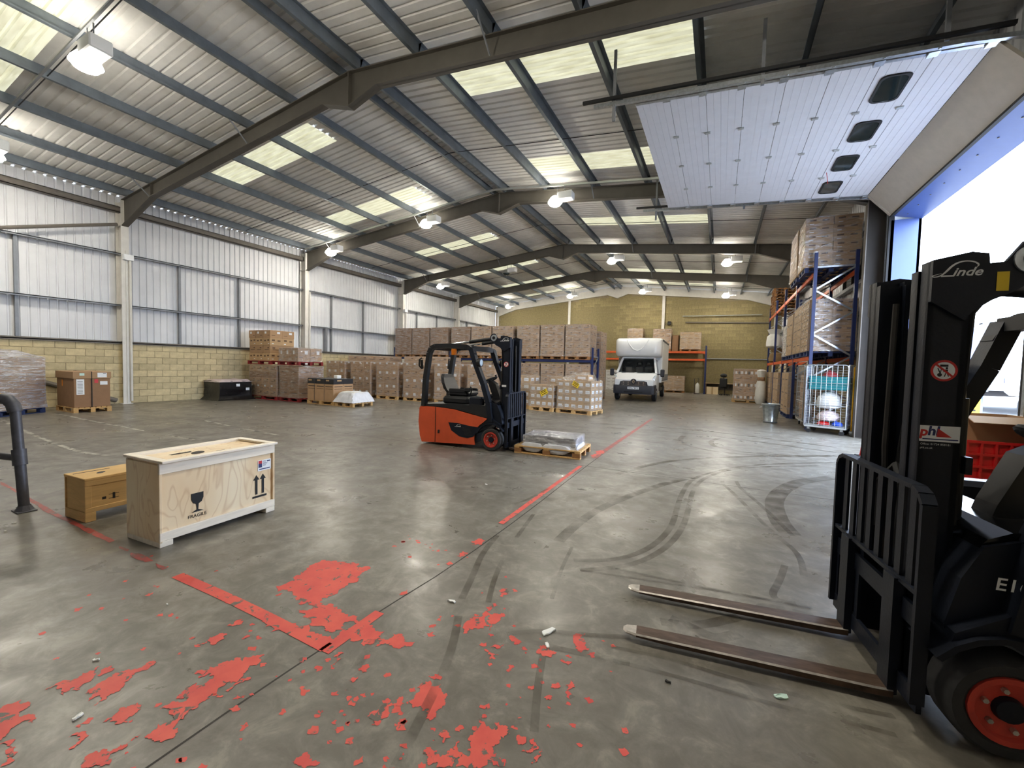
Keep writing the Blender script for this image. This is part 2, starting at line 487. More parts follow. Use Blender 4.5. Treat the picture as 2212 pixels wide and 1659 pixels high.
# floor marks, in metres on the floor
RED = [[(-2.75,1.83),(-2.75,1.96),(-2.79,2.13),(-2.74,2.27),(-2.67,2.28),(-2.58,2.31),(-2.39,2.36),(-2.35,2.22),(-2.3,2.16),(-2.3,2.05),(-2.31,1.94),(-2.29,1.84),(-2.38,1.81),(-2.48,1.79),(-2.55,1.82),(-2.64,1.83)],[(-2.35,1.71),(-2.3,1.75),(-2.32,1.81),(-2.25,1.83),(-2.1,1.82),(-1.96,1.83),(-1.82,1.83),(-1.72,1.82),(-1.7,1.77),(-1.7,1.72),(-1.73,1.67),(-1.8,1.68),(-1.9,1.75),(-1.98,1.79),(-1.95,1.72),(-1.98,1.66),(-2.06,1.68),(-2.12,1.66),(-2.23,1.69)],[(-1.67,1.69),(-1.7,1.75),(-1.66,1.77),(-1.66,1.83),(-1.6,1.84),(-1.56,1.81),(-1.5,1.83),(-1.5,1.79),(-1.58,1.74),(-1.65,1.73)],[(-1.3,2.03),(-1.3,2.17),(-1.3,2.27),(-1.3,2.39),(-1.26,2.38),(-1.24,2.27),(-1.2,2.17),(-1.25,2.11)],[(-1.23,2.22),(-1.21,2.3),(-1.18,2.33),(-1.17,2.26),(-1.17,2.13)],[(-1.3,2.49),(-1.3,2.6),(-1.28,2.58),(-1.28,2.52)],[(-1.36,1.34),(-1.34,1.39),(-1.33,1.43),(-1.31,1.49),(-1.28,1.49),(-1.27,1.45),(-1.3,1.41),(-1.28,1.37),(-1.31,1.31)],[(-1.25,1.49),(-1.25,1.54),(-1.24,1.56),(-1.27,1.61),(-1.24,1.64),(-1.21,1.62),(-1.18,1.65),(-1.15,1.61),(-1.11,1.58),(-1.09,1.53),(-1.09,1.47),(-1.1,1.45),(-1.14,1.5),(-1.19,1.49),(-1.21,1.47)],[(-1.27,1.66),(-1.25,1.69),(-1.21,1.69),(-1.2,1.67),(-1.24,1.66)],[(-0.89,1.48),(-0.91,1.56),(-0.9,1.6),(-0.88,1.59),(-0.86,1.54),(-0.81,1.55),(-0.78,1.59),(-0.75,1.56),(-0.78,1.53),(-0.79,1.47),(-0.75,1.44),(-0.71,1.45),(-0.72,1.41),(-0.8,1.37),(-0.87,1.33),(-0.85,1.4)],[(-0.94,1.29),(-0.95,1.34),(-0.93,1.41),(-0.92,1.43),(-0.9,1.39),(-0.87,1.39),(-0.89,1.32)],[(-1.02,1.31),(-1.01,1.35),(-0.98,1.35),(-0.96,1.3),(-0.97,1.28)],[(-0.72,1.57),(-0.68,1.58),(-0.67,1.56),(-0.68,1.54)],[(-0.67,1.51),(-0.66,1.58),(-0.62,1.55),(-0.65,1.52)],[(-0.61,1.52),(-0.6,1.56),(-0.59,1.53),(-0.61,1.48)],[(-1.02,1.41),(-0.99,1.44),(-0.97,1.43),(-0.98,1.39)],[(-1.05,2.14),(-0.99,2.14),(-0.96,2.13),(-0.99,2.09),(-1.02,2.11)],[(-1.11,2.0),(-1.1,2.04),(-1.03,2.07),(-1.06,2.01)],[(-1.12,1.97),(-1.08,1.97),(-1.02,1.97),(-1.06,1.94)],[(-0.85,2.14),(-0.82,2.17),(-0.77,2.15),(-0.79,2.09),(-0.81,2.08)],[(-0.72,2.34),(-0.66,2.39),(-0.64,2.31),(-0.63,2.21),(-0.67,2.25)],[(-0.71,2.11),(-0.66,2.12),(-0.66,2.08),(-0.68,2.09)],[(-0.69,1.91),(-0.66,1.94),(-0.65,1.91),(-0.67,1.89)],[(-0.63,1.94),(-0.62,1.98),(-0.6,1.99),(-0.58,1.95),(-0.59,1.9),(-0.61,1.91)],[(-0.69,1.83),(-0.66,1.84),(-0.66,1.82),(-0.68,1.81)],[(-1.77,1.3),(-1.76,1.32),(-1.73,1.3),(-1.74,1.28)],[(-1.46,1.06),(-1.44,1.1),(-1.41,1.08),(-1.36,1.09),(-1.36,1.07),(-1.42,1.04),(-1.46,1.04)],[(-1.76,1.48),(-1.8,1.53),(-1.8,1.58),(-1.78,1.57),(-1.76,1.52),(-1.73,1.47)],[(-1.58,1.44),(-1.6,1.47),(-1.58,1.49),(-1.57,1.45)],[(-1.61,1.52),(-1.61,1.57),(-1.58,1.57),(-1.57,1.54)],[(-1.92,2.17),(-1.91,2.24),(-1.89,2.22),(-1.89,2.18)],[(-2.81,0.72),(-2.82,0.77),(-2.79,0.8),(-2.8,0.85),(-2.79,0.91),(-2.73,0.87),(-2.71,0.82),(-2.67,0.8),(-2.72,0.78),(-2.69,0.75)],[(-2.72,0.88),(-2.75,0.91),(-2.74,0.94),(-2.7,0.91)],[(-2.62,0.8),(-2.65,0.85),(-2.65,0.89),(-2.65,0.94),(-2.61,0.97),(-2.61,1.03),(-2.61,1.07),(-2.56,1.05),(-2.57,1.0),(-2.6,0.95),(-2.52,0.91),(-2.51,0.86),(-2.49,0.79),(-2.54,0.83),(-2.55,0.79)],[(-2.34,0.77),(-2.35,0.79),(-2.35,0.82),(-2.35,0.87),(-2.32,0.89),(-2.28,0.87),(-2.28,0.84),(-2.25,0.82),(-2.3,0.8)],[(-2.37,0.67),(-2.37,0.7),(-2.34,0.72),(-2.3,0.7),(-2.29,0.67),(-2.29,0.65)],[(-2.09,0.82),(-2.1,0.86),(-2.12,0.88),(-2.09,0.92),(-2.1,0.93),(-2.15,0.93),(-2.21,0.92),(-2.19,0.98),(-2.17,1.01),(-2.25,1.05),(-2.23,1.08),(-2.2,1.13),(-2.24,1.15),(-2.32,1.12),(-2.29,1.15),(-2.27,1.2),(-2.25,1.28),(-2.2,1.27),(-2.14,1.36),(-2.11,1.32),(-2.12,1.26),(-2.08,1.2),(-2.11,1.16),(-2.04,1.1),(-2.06,1.08),(-2.1,1.08),(-2.09,1.03),(-2.09,0.98),(-2.06,0.95),(-2.05,0.91),(-2.01,0.9),(-2.0,0.86)],[(-2.06,1.12),(-2.06,1.16),(-2.06,1.22),(-2.02,1.22),(-2.06,1.17),(-2.05,1.13)],[(-2.53,1.24),(-2.55,1.3),(-2.53,1.36),(-2.47,1.31),(-2.46,1.29),(-2.5,1.28)],[(-2.57,1.41),(-2.58,1.46),(-2.56,1.49),(-2.54,1.45)],[(-2.38,1.38),(-2.38,1.42),(-2.37,1.43),(-2.36,1.41)],[(-2.83,0.59),(-2.82,0.65),(-2.78,0.66),(-2.73,0.63),(-2.65,0.65),(-2.6,0.63),(-2.64,0.59),(-2.62,0.57),(-2.59,0.54)],[(-2.57,0.53),(-2.52,0.55),(-2.46,0.55),(-2.41,0.52),(-2.42,0.5)],[(-2.18,0.66),(-2.19,0.69),(-2.14,0.72),(-2.14,0.76),(-2.13,0.82),(-2.11,0.77),(-2.12,0.73),(-2.07,0.7),(-2.12,0.66)],[(-2.58,1.6),(-2.47,1.6),(-2.26,1.61),(-2.06,1.61),(-1.91,1.6),(-1.9,1.75),(-1.91,1.93),(-1.87,1.9),(-1.85,1.75),(-1.86,1.61),(-1.87,1.55),(-2.02,1.55),(-2.24,1.55),(-2.5,1.55)],[(-1.91,3.09),(-1.93,3.22),(-1.89,3.24),(-1.88,3.11)],[(-1.9,2.84),(-1.91,2.94),(-1.88,2.94),(-1.86,2.84)],[(-1.9,2.69),(-1.89,2.74),(-1.87,2.73),(-1.87,2.68)],[(-2.01,7.28),(-2.03,7.98),(-1.97,7.96),(-1.95,7.24)]]
DIM = [[(-7.98,1.71),(-7.18,1.69),(-7.04,1.65),(-7.77,1.67)],[(-6.83,1.67),(-6.35,1.65),(-5.83,1.63),(-5.35,1.63),(-5.01,1.63),(-4.62,1.62),(-4.61,1.58),(-4.97,1.58),(-5.33,1.59),(-5.77,1.59),(-6.23,1.6),(-6.68,1.63)],[(-4.46,1.59),(-4.31,1.6),(-4.28,1.58),(-4.4,1.57)],[(-4.23,1.58),(-4.15,1.61),(-3.91,1.6),(-3.94,1.56),(-4.15,1.55)],[(-3.86,1.59),(-3.69,1.6),(-3.69,1.56),(-3.79,1.57)],[(-3.46,1.57),(-3.45,1.61),(-3.35,1.61),(-3.35,1.57)]]
TYRE = [(0.06,[(-1.02,3.26),(-0.82,3.36),(-0.65,3.52),(-0.51,3.79),(-0.42,4.13),(-0.37,4.54),(-0.38,5.13),(-0.38,5.71),(-0.32,6.59),(-0.06,7.2),(0.41,8.02),(1.09,8.67),(1.93,9.29)]),(0.06,[(-0.92,3.12),(-0.67,3.31),(-0.51,3.53),(-0.38,3.86),(-0.3,4.24),(-0.26,4.72),(-0.26,5.33),(-0.26,5.96),(-0.18,6.67),(0.11,7.43),(0.54,8.03),(1.59,8.78)]),(0.11,[(-1.26,3.55),(-1.25,4.02),(-1.16,4.66),(-0.92,5.39),(-0.6,6.21),(-0.3,6.71)]),(0.05,[(0.1,6.74),(0.1,6.54),(0.16,6.39),(0.32,5.75),(0.46,5.14),(0.59,4.67),(0.67,4.47),(0.69,4.22),(0.66,3.91)]),(0.05,[(0.28,6.85),(0.31,6.48),(0.47,5.92),(0.62,5.29),(0.71,4.83)]),(0.2,[(1.69,7.97),(1.15,7.4),(0.84,6.72),(0.68,6.12),(0.64,5.67),(0.64,5.19),(0.69,4.87)]),(0.12,[(-0.72,10.91),(-0.78,10.31),(-0.62,9.56),(0.03,9.07),(1.03,9.28),(2.11,10.08)]),(0.1,[(0.05,11.03),(-0.15,10.36),(-0.01,9.65),(0.62,9.36),(1.48,9.66)]),(0.1,[(-1.33,6.29),(-0.98,7.27),(-0.51,8.02),(0.31,8.81),(2.11,10.08)]),(0.12,[(-3.29,11.71),(-1.24,12.22),(0.4,12.01),(1.43,11.58),(2.35,11.24)]),(0.1,[(-2.67,11.17),(-0.76,11.51),(0.72,11.08),(2.2,10.51)]),(0.03,[(-0.92,3.12),(-0.52,3.21),(-0.06,3.31),(0.32,3.37),(0.63,3.4)]),(0.03,[(-0.68,3.29),(-0.29,3.31),(0.16,3.35),(0.37,3.37),(0.62,3.38)]),(0.03,[(-0.49,2.34),(-0.19,2.4),(0.09,2.4),(0.35,2.42),(0.58,2.45),(0.8,2.5)]),(0.03,[(-0.47,2.23),(-0.18,2.27),(0.09,2.29),(0.36,2.31),(0.56,2.35),(0.77,2.37)]),(0.05,[(0.55,4.05),(0.48,3.73),(0.38,3.4),(0.54,3.41)]),(0.05,[(0.3,3.22),(0.33,3.28),(0.49,3.3),(0.62,3.29)]),(0.08,[(-0.27,2.73),(-0.06,2.79),(0.18,3.04)]),(0.08,[(-0.22,2.8),(-0.1,2.77),(0.05,2.71),(0.17,2.84)]),(0.05,[(-1.42,2.16),(-1.31,1.95),(-1.22,1.73),(-1.15,1.48),(-1.11,1.33),(-1.08,1.22)]),(0.04,[(-0.81,2.08),(-0.74,1.84),(-0.66,1.62)]),(0.05,[(-1.72,1.74),(-1.63,1.52)]),(0.05,[(-1.81,3.38),(-1.74,2.98),(-1.62,2.66),(-1.51,2.33)]),(0.04,[(-1.53,2.96),(-1.44,2.65),(-1.33,2.38)]),(0.03,[(-1.11,3.49),(-1.06,3.07),(-0.97,2.63)]),(0.04,[(-1.07,2.15),(-0.89,2.29),(-0.7,2.35),(-0.41,2.48)]),(0.04,[(-1.04,2.15),(-0.79,2.17),(-0.56,2.22),(-0.37,2.25)]),(0.04,[(-2.08,4.24),(-2.0,4.43),(-1.95,5.09)]),(0.04,[(-1.63,3.43),(-1.74,4.07)])]
WHITE = [[(-15.58,3.37),(-12.47,3.05),(-9.33,2.84),(-8.73,2.99)],[(-16.08,4.45),(-13.18,4.38),(-11.03,4.38)],[(-10.02,4.38),(-9.14,4.42)],[(-11.84,5.93),(-10.31,5.76)],[(-9.67,5.7),(-8.37,5.61)]]
LITTER = [(-1.55,2.27,0.06),(-0.86,2.29,0.1),(-0.82,2.17,0.05),(-5.06,13.09,0.03),(-5.2,2.04,0.05),(-13.98,8.58,0.06),(-11.87,4.01,0.04),(-2.73,6.89,0.05),(-2.74,4.77,0.05),(0.34,2.38,0.07),(-5.88,1.34,0.03),(-5.67,1.24,0.03),(-2.86,0.92,0.03),(-2.47,0.73,0.04),(-3.13,1.35,0.02),(-3.41,14.78,0.03),(1.06,5.04,0.03),(-0.17,2.21,0.03),(-1.16,24.32,0.12)]
# ------------------------------------------------------------ the shed
RX, RZ, SL = -7.40, 7.84, .105                      # ridge line and roof pitch
XL, XR = -17.80, 3.12                               # inner faces of the columns
Y0, Y1 = -7.6, 32.9
FR = [-7.2, -.25, 6.62, 13.40, 20.2, 26.3]          # portal frames
zr = lambda x: RZ - SL * abs(x - RX)

# --- floor
floor = struct('floor', 'grey power floated concrete warehouse floor with tyre marks', 'floor')
MB().box(-18.6, 4.05, Y0, Y1 + .3, -.2, 0).build('slab', 'concrete', floor)
apron = MB().box(4.05, 60, -30, 70, -.22, -.02).build('yard_ground', 'yard')
tag(apron, 'pale concrete yard outside the loading door', 'ground', None, 'structure')

def flat(name, polys, z, mat, parent, kind=None):
    b = MB()
    for P in polys:
        if len(P) > 12:
            V, _, F, *_r = geometry.delaunay_2d_cdt([Vector((p[0], p[1])) for p in P], [], [list(range(len(P)))], 1, 1e-5)
            b.add([(p[0], p[1], z) for p in V], [tuple(f) for f in F])
        else: b.add([(p[0], p[1], z) for p in P], [tuple(range(len(P)))])
    o = b.build(name, mat, parent)
    if kind: o['kind'] = kind
    return o
def ribbon(name, pts, w, z, mat, parent):
    P = [Vector(p) for p in pts]
    for _ in range(2):
        Q = [P[0]]
        for a, b in zip(P, P[1:]): Q += [a*.75 + b*.25, a*.25 + b*.75]
        P = Q + [P[-1]]
    b, L = MB(), []
    for i, p in enumerate(P):
        d = (P[min(i+1, len(P)-1)] - P[max(i-1, 0)]).normalized()
        nn = Vector((-d.y, d.x)) * w / 2
        L.append((p + nn, p - nn))
    for (a, c), (e, g) in zip(L, L[1:]):
        b.quad((a.x, a.y, z), (c.x, c.y, z), (g.x, g.y, z), (e.x, e.y, z))
    return b.build(name, mat, parent)

for i, P in enumerate(RED):
    flat('red_floor_paint', [rough_poly(P, .42, 100 + i, 4)], .0014 + i*.00002, 'paint_red', floor)
for i, P in enumerate(DIM):
    flat('worn_red_line', [rough_poly(P, .05, 300 + i, 2)], .0016, 'paint_worn', floor)
flat('worn_red_line', [[(-1.99, 7.2), (-1.89, 7.2), (-1.87, 14.0), (-1.95, 14.0)]], .0015, 'paint_worn', floor)
for i, P in enumerate(WHITE): ribbon('white_floor_line', P, .07, .0015, 'paint_white', floor)
for i, (w, P) in enumerate(TYRE): ribbon('tyre_mark', P, w, .0026 + .00004 * i, 'rubber_mark', floor)
for P, w in ([(-1.93, .2), (-1.93, 1.54), (-1.80, 3.05), (-1.9, 7), (-1.9, 14)], .012), ([(-9, 6.58), (-2.36, 6.54), (1.41, 6.52), (3.2, 6.5)], .014), \
            ([(-9, 13.0), (3, 13.0)], .014), ([(-7.4, 6.5), (-7.4, 14)], .012):
    ribbon('floor_joint', P, w, .0007, 'joint_line', floor)
for P, w in ((((-3.5, 1.575), (-2.7, 1.585), (-1.9, 1.56)), .075), (((-1.885, 1.53), (-1.885, 1.95)), .075), (((-1.92, 3.66), (-1.94, 5.0), (-1.965, 6.5)), .06)):
    ribbon('red_floor_line', P, w, .0024, 'paint_red', floor)
flk, r_ = [], random.Random(5)
for cx, cy, sx, sy, n in ((-.9, 1.15, .28, .18, 60), (-1.3, 1.35, .25, .12, 25), (-.75, 1.9, .3, .2, 40), (-1.55, 1.15, .3, .25, 30), (-2.1, 1.15, .5, .3, 30), (-1.3, 2.4, .15, .3, 12), (-3.0, 1.35, .5, .25, 25), (-2.2, 2.9, .2, .2, 16)):
    for _ in range(n):
        x, y, q = r_.gauss(cx, sx), r_.gauss(cy, sy), r_.uniform(.006, .022)
        if y > .6: flk.append([(x + q*math.cos(a)*r_.uniform(.3, 1.6), y + q*math.sin(a)*r_.uniform(.3, 1.4)) for a in [k*math.pi/5 for k in range(10)]])
flat('red_paint_flakes', flk, .0010, 'paint_red', floor, 'stuff')

# --- walls: block dado, cap, ribbed sheets
BH, BL = .225, .45
bm_ = MB(); bm_.cbox(0, .03, .005, BL-.005, .005, BH-.005, .006)
BLOCK_Y = bm_.mesh('block', 'block_cream')
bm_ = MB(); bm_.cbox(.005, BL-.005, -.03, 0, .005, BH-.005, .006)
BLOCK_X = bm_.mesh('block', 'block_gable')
def ribs(a0, a1, pitch, rib, h):
    """profile across the sheet: list of (along, depth)"""
    out, y = [], a0
    while y < a1 - 1e-6:
        e = min(y + pitch, a1)
        out.append((y, 0))
        if e - y > rib + .05:
            out += [(e - rib, 0), (e - rib*.72, h), (e - rib*.28, h)]
        y = e
    return out + [(a1, 0)]
wl = struct('wall_left', 'left wall of white ribbed sheets above a cream block dado', 'wall')
MB().box(-18.24, -18.012, Y0, Y1, 0, 2.03).build('mortar_bed', 'mortar', wl)
rest = MB()
for k in range(9):
    y, j = Y0 + (BL/2 if k % 2 else 0), 0
    while y < Y1 - .2:
        vis = (3.0 < y < 13.3) or (k >= 7 and 13.3 <= y < 19.5)
        if vis: obj('block', BLOCK_Y, wl, (-18.03, y, k*BH))
        else: rest.box(-18.03, -18.0, y+.005, y+BL-.005, k*BH+.005, k*BH+BH-.005)
        y += BL
tag(rest.build('hidden_blocks', 'block_cream', wl), kind='stuff')
b = MB(); b.box(-18.3, -17.955, Y0, Y1, 2.03, 2.06); b.box(-17.975, -17.955, Y0, Y1, 2.0, 2.1); b.build('wall_cap', 'steel_cap', wl)
b = MB()
pr = ribs(Y0, Y1, .2, .06, -.03)
for (ya, da), (yb, db) in zip(pr, pr[1:]):
    b.quad((-18.3+da, ya, 2.0), (-18.3+db, yb, 2.0), (-18.3+db, yb, 6.95), (-18.3+da, ya, 6.95))
b.build('wall_sheet', 'wall_sheet', wl)
for a, e in zip(FR, FR[1:] + [Y1]):
    for z in (3.32, 5.03):
        b = MB(); b.box(-18.27, -18.07, a, e, z-.012, z+.012); b.box(-18.09, -18.07, a, e, z-.05, z+.012); b.build('sheeting_rail', 'steel_rail', wl)
    b = MB(); b.box(-18.2, -18.02, a, e, 6.36, 6.38); b.box(-18.04, -18.02, a, e, 6.36, 6.55); b.box(-18.2, -18.02, a, e, 6.53, 6.55); b.build('eaves_beam', 'steel_cap', wl)
    for q in (1.72, 3.88) if a > 0 else (2.3, 4.55):
        b = MB(); b.box(-18.26, -18.16, a+q-.035, a+q+.035, 2.06, 5.02); b.build('sag_post', 'steel_rail', wl)
for y in FR:
    b = MB()
    b.box(XL-.02, XL, y-.10, y+.10, 0, zr(XL)); b.box(XL-.4, XL-.38, y-.10, y+.10, 0, zr(XL-.4)); b.box(XL-.38, XL-.02, y-.012, y+.012, 0, zr(XL-.3))
    b.box(XL-.38, XL-.02, y-.1, y+.1, 5.9, 5.92); b.box(XL-.42, XL+.06, y-.14, y+.14, 0, .02)
    b.build('column', 'steel_column', wl)
MB().tube([(-18.0, 6.5, 5.95), (-18.0, .2, 3.75)], .05, 8).build('wall_brace', 'steel_cap', wl)
MB().tube([(-17.97, 4.2, .98), (-17.97, 6.4, .12)], .075, 10).build('sloping_pipe', 'steel_cap', wl)
b = MB(); b.box(-17.83, -17.77, 6.62, 6.68, .02, 5.1); b.build('conduit', 'steel_column', wl)
for y in (6.64, 20.24): MB().cbox(-17.80, -17.66, y-.1, y+.16, 4.78, 4.97, .01).build('junction_box', 'white_label', wl)
for y in (13.62, 14.72):
    MB().box(-18.22, -18.06, y-.06, y+.06, 2.06, 3.31).build('window_post', 'steel_rail', wl)
for y in (6.72, 13.5, 20.3):
    MB().tube([(-17.73, y, 2.0 if y > 8 else .1), (-17.73, y, 4.9)], .035, 8).build('conduit', 'steel_column', wl)

# --- gable
wg = struct('wall_back', 'far gable wall of cream concrete blocks between white posts', 'wall')
b = MB(); b.prism([(-18.3, 0), (3.6, 0), (3.6, zr(3.6)+.2), (RX, RZ+.2), (-18.3, zr(-18.3)+.2)], 'y', Y1+.012, Y1+.25); b.build('mortar_bed', 'mortar', wg)
cand, GP = [], (-11.3, -3.95)
k = 0
while k*BH < 7.4:
    x = -18.0 + (BL/2 if k % 2 else 0)
    while x < 3.3:
        if (k+1)*BH < zr(x+.2) - .32: cand.append((x, k*BH))
        x += BL
    k += 1
vis = sorted(cand, key=lambda p: (0 if (-3.8 < p[0] < 1.6 and 3.0 < p[1] < 6.3) else 1 if (-7.8 < p[0] <= -3.8 and 3.9 < p[1] < 6.7) else 2 if (-11.2 < p[0] <= -7.8 and 3.9 < p[1]) else 3, -p[1]))
rest = MB()
for i, (x, z) in enumerate(vis):
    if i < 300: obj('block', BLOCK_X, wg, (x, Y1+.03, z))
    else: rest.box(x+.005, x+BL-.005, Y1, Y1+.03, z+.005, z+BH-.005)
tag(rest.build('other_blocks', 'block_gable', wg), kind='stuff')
for x in (-18.0, *GP, 3.2):
    b = MB(); b.box(x-.1, x+.1, Y1-.14, Y1-.12, 0, zr(x)); b.box(x-.012, x+.012, Y1-.12, Y1, 0, zr(x)); b.build('gable_post', 'steel_column', wg)
MB().tube([(-.9, Y1-.06, 2.48), (3.2, Y1-.06, 2.46)], .04, 8).build('wall_pipe', 'steel_rail', wg)
MB().tube([(-2.6, Y1-.2, 5.55), (2.4, Y1-.2, 5.5)], .035, 8).build('strip_conduit', 'tray_zinc', wg)
MB().tube([(-2.4, Y1-.06, 5.1), (2.9, Y1-.06, 4.95)], .05, 8).build('wall_pipe', 'steel_cap', wg)
b = MB(); b.cbox(-3.62, -3.38, Y1-.2, Y1-.02, 4.95, 5.2, .02); b.tube([(-3.5, Y1-.1, 5.07), (-3.8, Y1-.1, 5.0)], .015, 6); b.build('wall_speaker', 'black_plastic', wg)

# --- right wall with the loading opening
DY0, DY1, DZ = 7.70, 12.98, 5.40
wr = struct('wall_right', 'right wall of ribbed sheets around the loading door opening', 'wall')
def rsheet(y0, y1, z0, z1, mat='wall_sheet'):
    b = MB(); pr = ribs(y0, y1, .2, .06, .03)
    for (ya, da), (yb, db) in zip(pr, pr[1:]):
        b.quad((3.56+da, ya, z0), (3.56+db, yb, z0), (3.56+db, yb, z1), (3.56+da, ya, z1))
    return b.build('wall_sheet', mat, wr)
WY0, WY1, WZ0, WZ1 = 14.15, 17.2, 4.28, 5.5
rsheet(Y0, DY0, 2.0, 7.0); rsheet(DY0, DY1, DZ, 7.0); rsheet(DY1, WY0, 2.0, 7.0, 'steel_shaded'); rsheet(WY0, WY1, 2.0, WZ0); rsheet(WY0, WY1, WZ1, 7.0); rsheet(WY1, Y1, 2.0, 7.0)
for a, e in ((Y0, DY0), (13.55, Y1)):
    MB().box(3.5, 3.7, a, e, 0, 2.03).build('block_dado', 'block_cream', wr)
MB().box(3.5, 3.7, DY1+.05, 13.55, 0, 2.03).build('block_dado', 'steel_rafter', wr)  # dark colour in place of shade, like the sheet above
MB().box(3.60, 3.66, Y0, DY0, 2.03, 7.0).build('outer_sheet', 'wall_sheet', wr)
MB().box(3.60, 3.66, WY1, Y1, 2.03, 7.0).build('outer_sheet', 'wall_sheet', wr)
for z in (3.32, 4.2, 5.6):
    MB().box(3.36, 3.5, 13.5, Y1, z-.05, z+.05).build('sheeting_rail', 'steel_rail', wr)
for y in FR:
    b = MB()
    b.box(XR+.38, XR+.4, y-.10, y+.10, 0, zr(XR+.4)); b.box(XR+.02, XR+.38, y-.012, y+.012, 0, zr(XR+.3))
    b.mat(1).box(XR, XR+.02, y-.10, y+.10, 0, zr(XR))
    b.build('column', ['steel_column', 'steel_column'] if y < 0 or y > 14 else ['steel_shaded', 'steel_cap'], wr)  # columns flanking the door: web darkened in place of shade
for y, s_ in ((DY1, 1), (DY0, -1)):
    MB().box(3.5, 4.05, min(y, y+.05*s_), max(y, y+.05*s_), 0, DZ-.1).build('door_jamb', 'reveal_daylit', wr)
    MB().box(3.46, 3.56, min(y, y+.12*s_), max(y, y+.12*s_), 0, DZ).build('rubber_seal', 'black_rubber', wr)
b = MB(); b.add([(3.5, DY0, DZ), (4.05, DY0, DZ-.13), (4.05, DY1, DZ-.13), (3.5, DY1, DZ), (3.5, DY0, DZ+.06), (4.05, DY0, DZ-.07), (4.05, DY1, DZ-.07), (3.5, DY1, DZ+.06)],
    [(0,3,2,1),(4,5,6,7),(0,1,5,4),(1,2,6,5),(2,3,7,6),(3,0,4,7)]); b.build('door_soffit', 'reveal_daylit', wr)
MB().box(3.47, 3.53, DY0, DY1, DZ-.02, DZ+.06).build('rubber_seal', 'black_rubber', wr)
for k in range(9): MB().lathe([(0, -.012), (.014, -.012), (.014, 0), (0, 0)], 8, (3.72, DY0+.4+k*.58, DZ-.052)).build('soffit_bolt', 'steel_cap', wr)
MB().box(4.0, 4.08, DY1, DY1+6, 0, 7).build('outer_sheet', 'wall_sheet', wr)
MB().box(4.0, 4.08, DY0-8, DY0, 0, 7).build('outer_sheet', 'wall_sheet', wr)
MB().box(4.0, 4.08, DY0, DY1, DZ-.1, 7).build('outer_sheet', 'wall_sheet', wr)
# --- wall behind the viewer
wf = struct('wall_front', 'near end wall of white sheets behind the viewer', 'wall')
MB().prism([(-18.3, 0), (3.6, 0), (3.6, zr(3.6)+.25), (RX, RZ+.25), (-18.3, zr(-18.3)+.25)], 'y', Y0-.2, Y0).build('wall_sheet', 'wall_sheet', wf)
# --- high-level window in the right wall
w1 = struct('window_1', 'bright high level window strip behind the pallet racking', 'window')
b = MB()
for y in (WY0, WY0+1.0, WY0+2.0, WY1-.06): b.box(3.5, 3.6, y, y+.06, WZ0, WZ1)
b.box(3.48, 3.62, WY0, WY1, WZ0-.06, WZ0); b.box(3.5, 3.6, WY0, WY1, WZ1-.06, WZ1); b.build('window_frame', 'steel_cap', w1)
for i in range(3): MB().box(3.545, 3.555, WY0+.06+i*1.0, WY0+1.0+i*1.0, WZ0, WZ1-.06).build('pane', 'glass_pane', w1)

# --- roof: sheets, rooflights, purlins, portal rafters
ceil = struct('ceiling', 'low pitched roof of ribbed sheets on dark steel purlins and rafters', 'roof')
SKY = [(2.0, 3.3), (7.45, 8.4), (11.6, 12.65), (17.0, 18.0), (22.0, 22.95), (26.5, 27.3), (30.6, 31.4)]
SKX = {-1: (-14.6, -9.92), 1: (-5.62, -.58)}
def roofsheet(x0, x1, y0, y1, name, mat):
    b = MB(); pr = ribs(y0, y1, .21 if name == 'roof_sheet' else .17, .07, .035)
    za, zb = zr(x0)+.245, zr(x1)+.245
    for (ya, da), (yb, db) in zip(pr, pr[1:]):
        b.quad((x0, ya, za+da), (x0, yb, za+db), (x1, yb, zb+db), (x1, ya, zb+da))
    return b.build(name, mat, ceil)
for sd in (-1, 1):
    e, rg = (-18.5, RX) if sd < 0 else (3.75, RX)
    lo, hi = SKX[sd]
    y = Y0
    for a, c in SKY + [(Y1+.3, None)]:
        roofsheet(min(e, rg), max(e, rg), y, a, 'roof_sheet', 'roof_sheet')
        if c is None: break
        roofsheet(min(e, rg), lo, a, c, 'roof_sheet', 'roof_sheet')
        roofsheet(hi, max(e, rg), a, c, 'roof_sheet', 'roof_sheet')
        n = 3
        for i in range(n): roofsheet(lo+(hi-lo)*i/n, lo+(hi-lo)*(i+1)/n, a, c, 'rooflight', 'rooflight')
        y = c
PX = [-17.47, -16.0, -14.35, -12.7, -11.0, -9.32, -7.68, -7.12, -5.55, -3.89, -2.23, -.55, 1.1, 2.7]
for x in PX:
    z, s_ = zr(x), (1 if x < RX else -1)
    po_ = [(x, z), (x+.075*s_, z), (x+.075*s_, z+.03), (x+.067*s_, z+.03), (x+.067*s_, z+.01), (x+.01*s_, z+.01), (x+.01*s_, z+.23), (x-.067*s_, z+.23), (x-.067*s_, z+.24), (x, z+.24)]
    for a, e in zip([Y0]+FR[1:], FR[1:]+[Y1]):
        MB().prism(po_, 'y', a, e).build('purlin', 'steel_purlin', ceil)
def strip(pts, th, y, w, b):
    for (xa, za), (xb, zb) in zip(pts, pts[1:]):
        b.prism([(xa, za), (xb, zb), (xb, zb+th), (xa, za+th)], 'y', y-w/2, y+w/2)
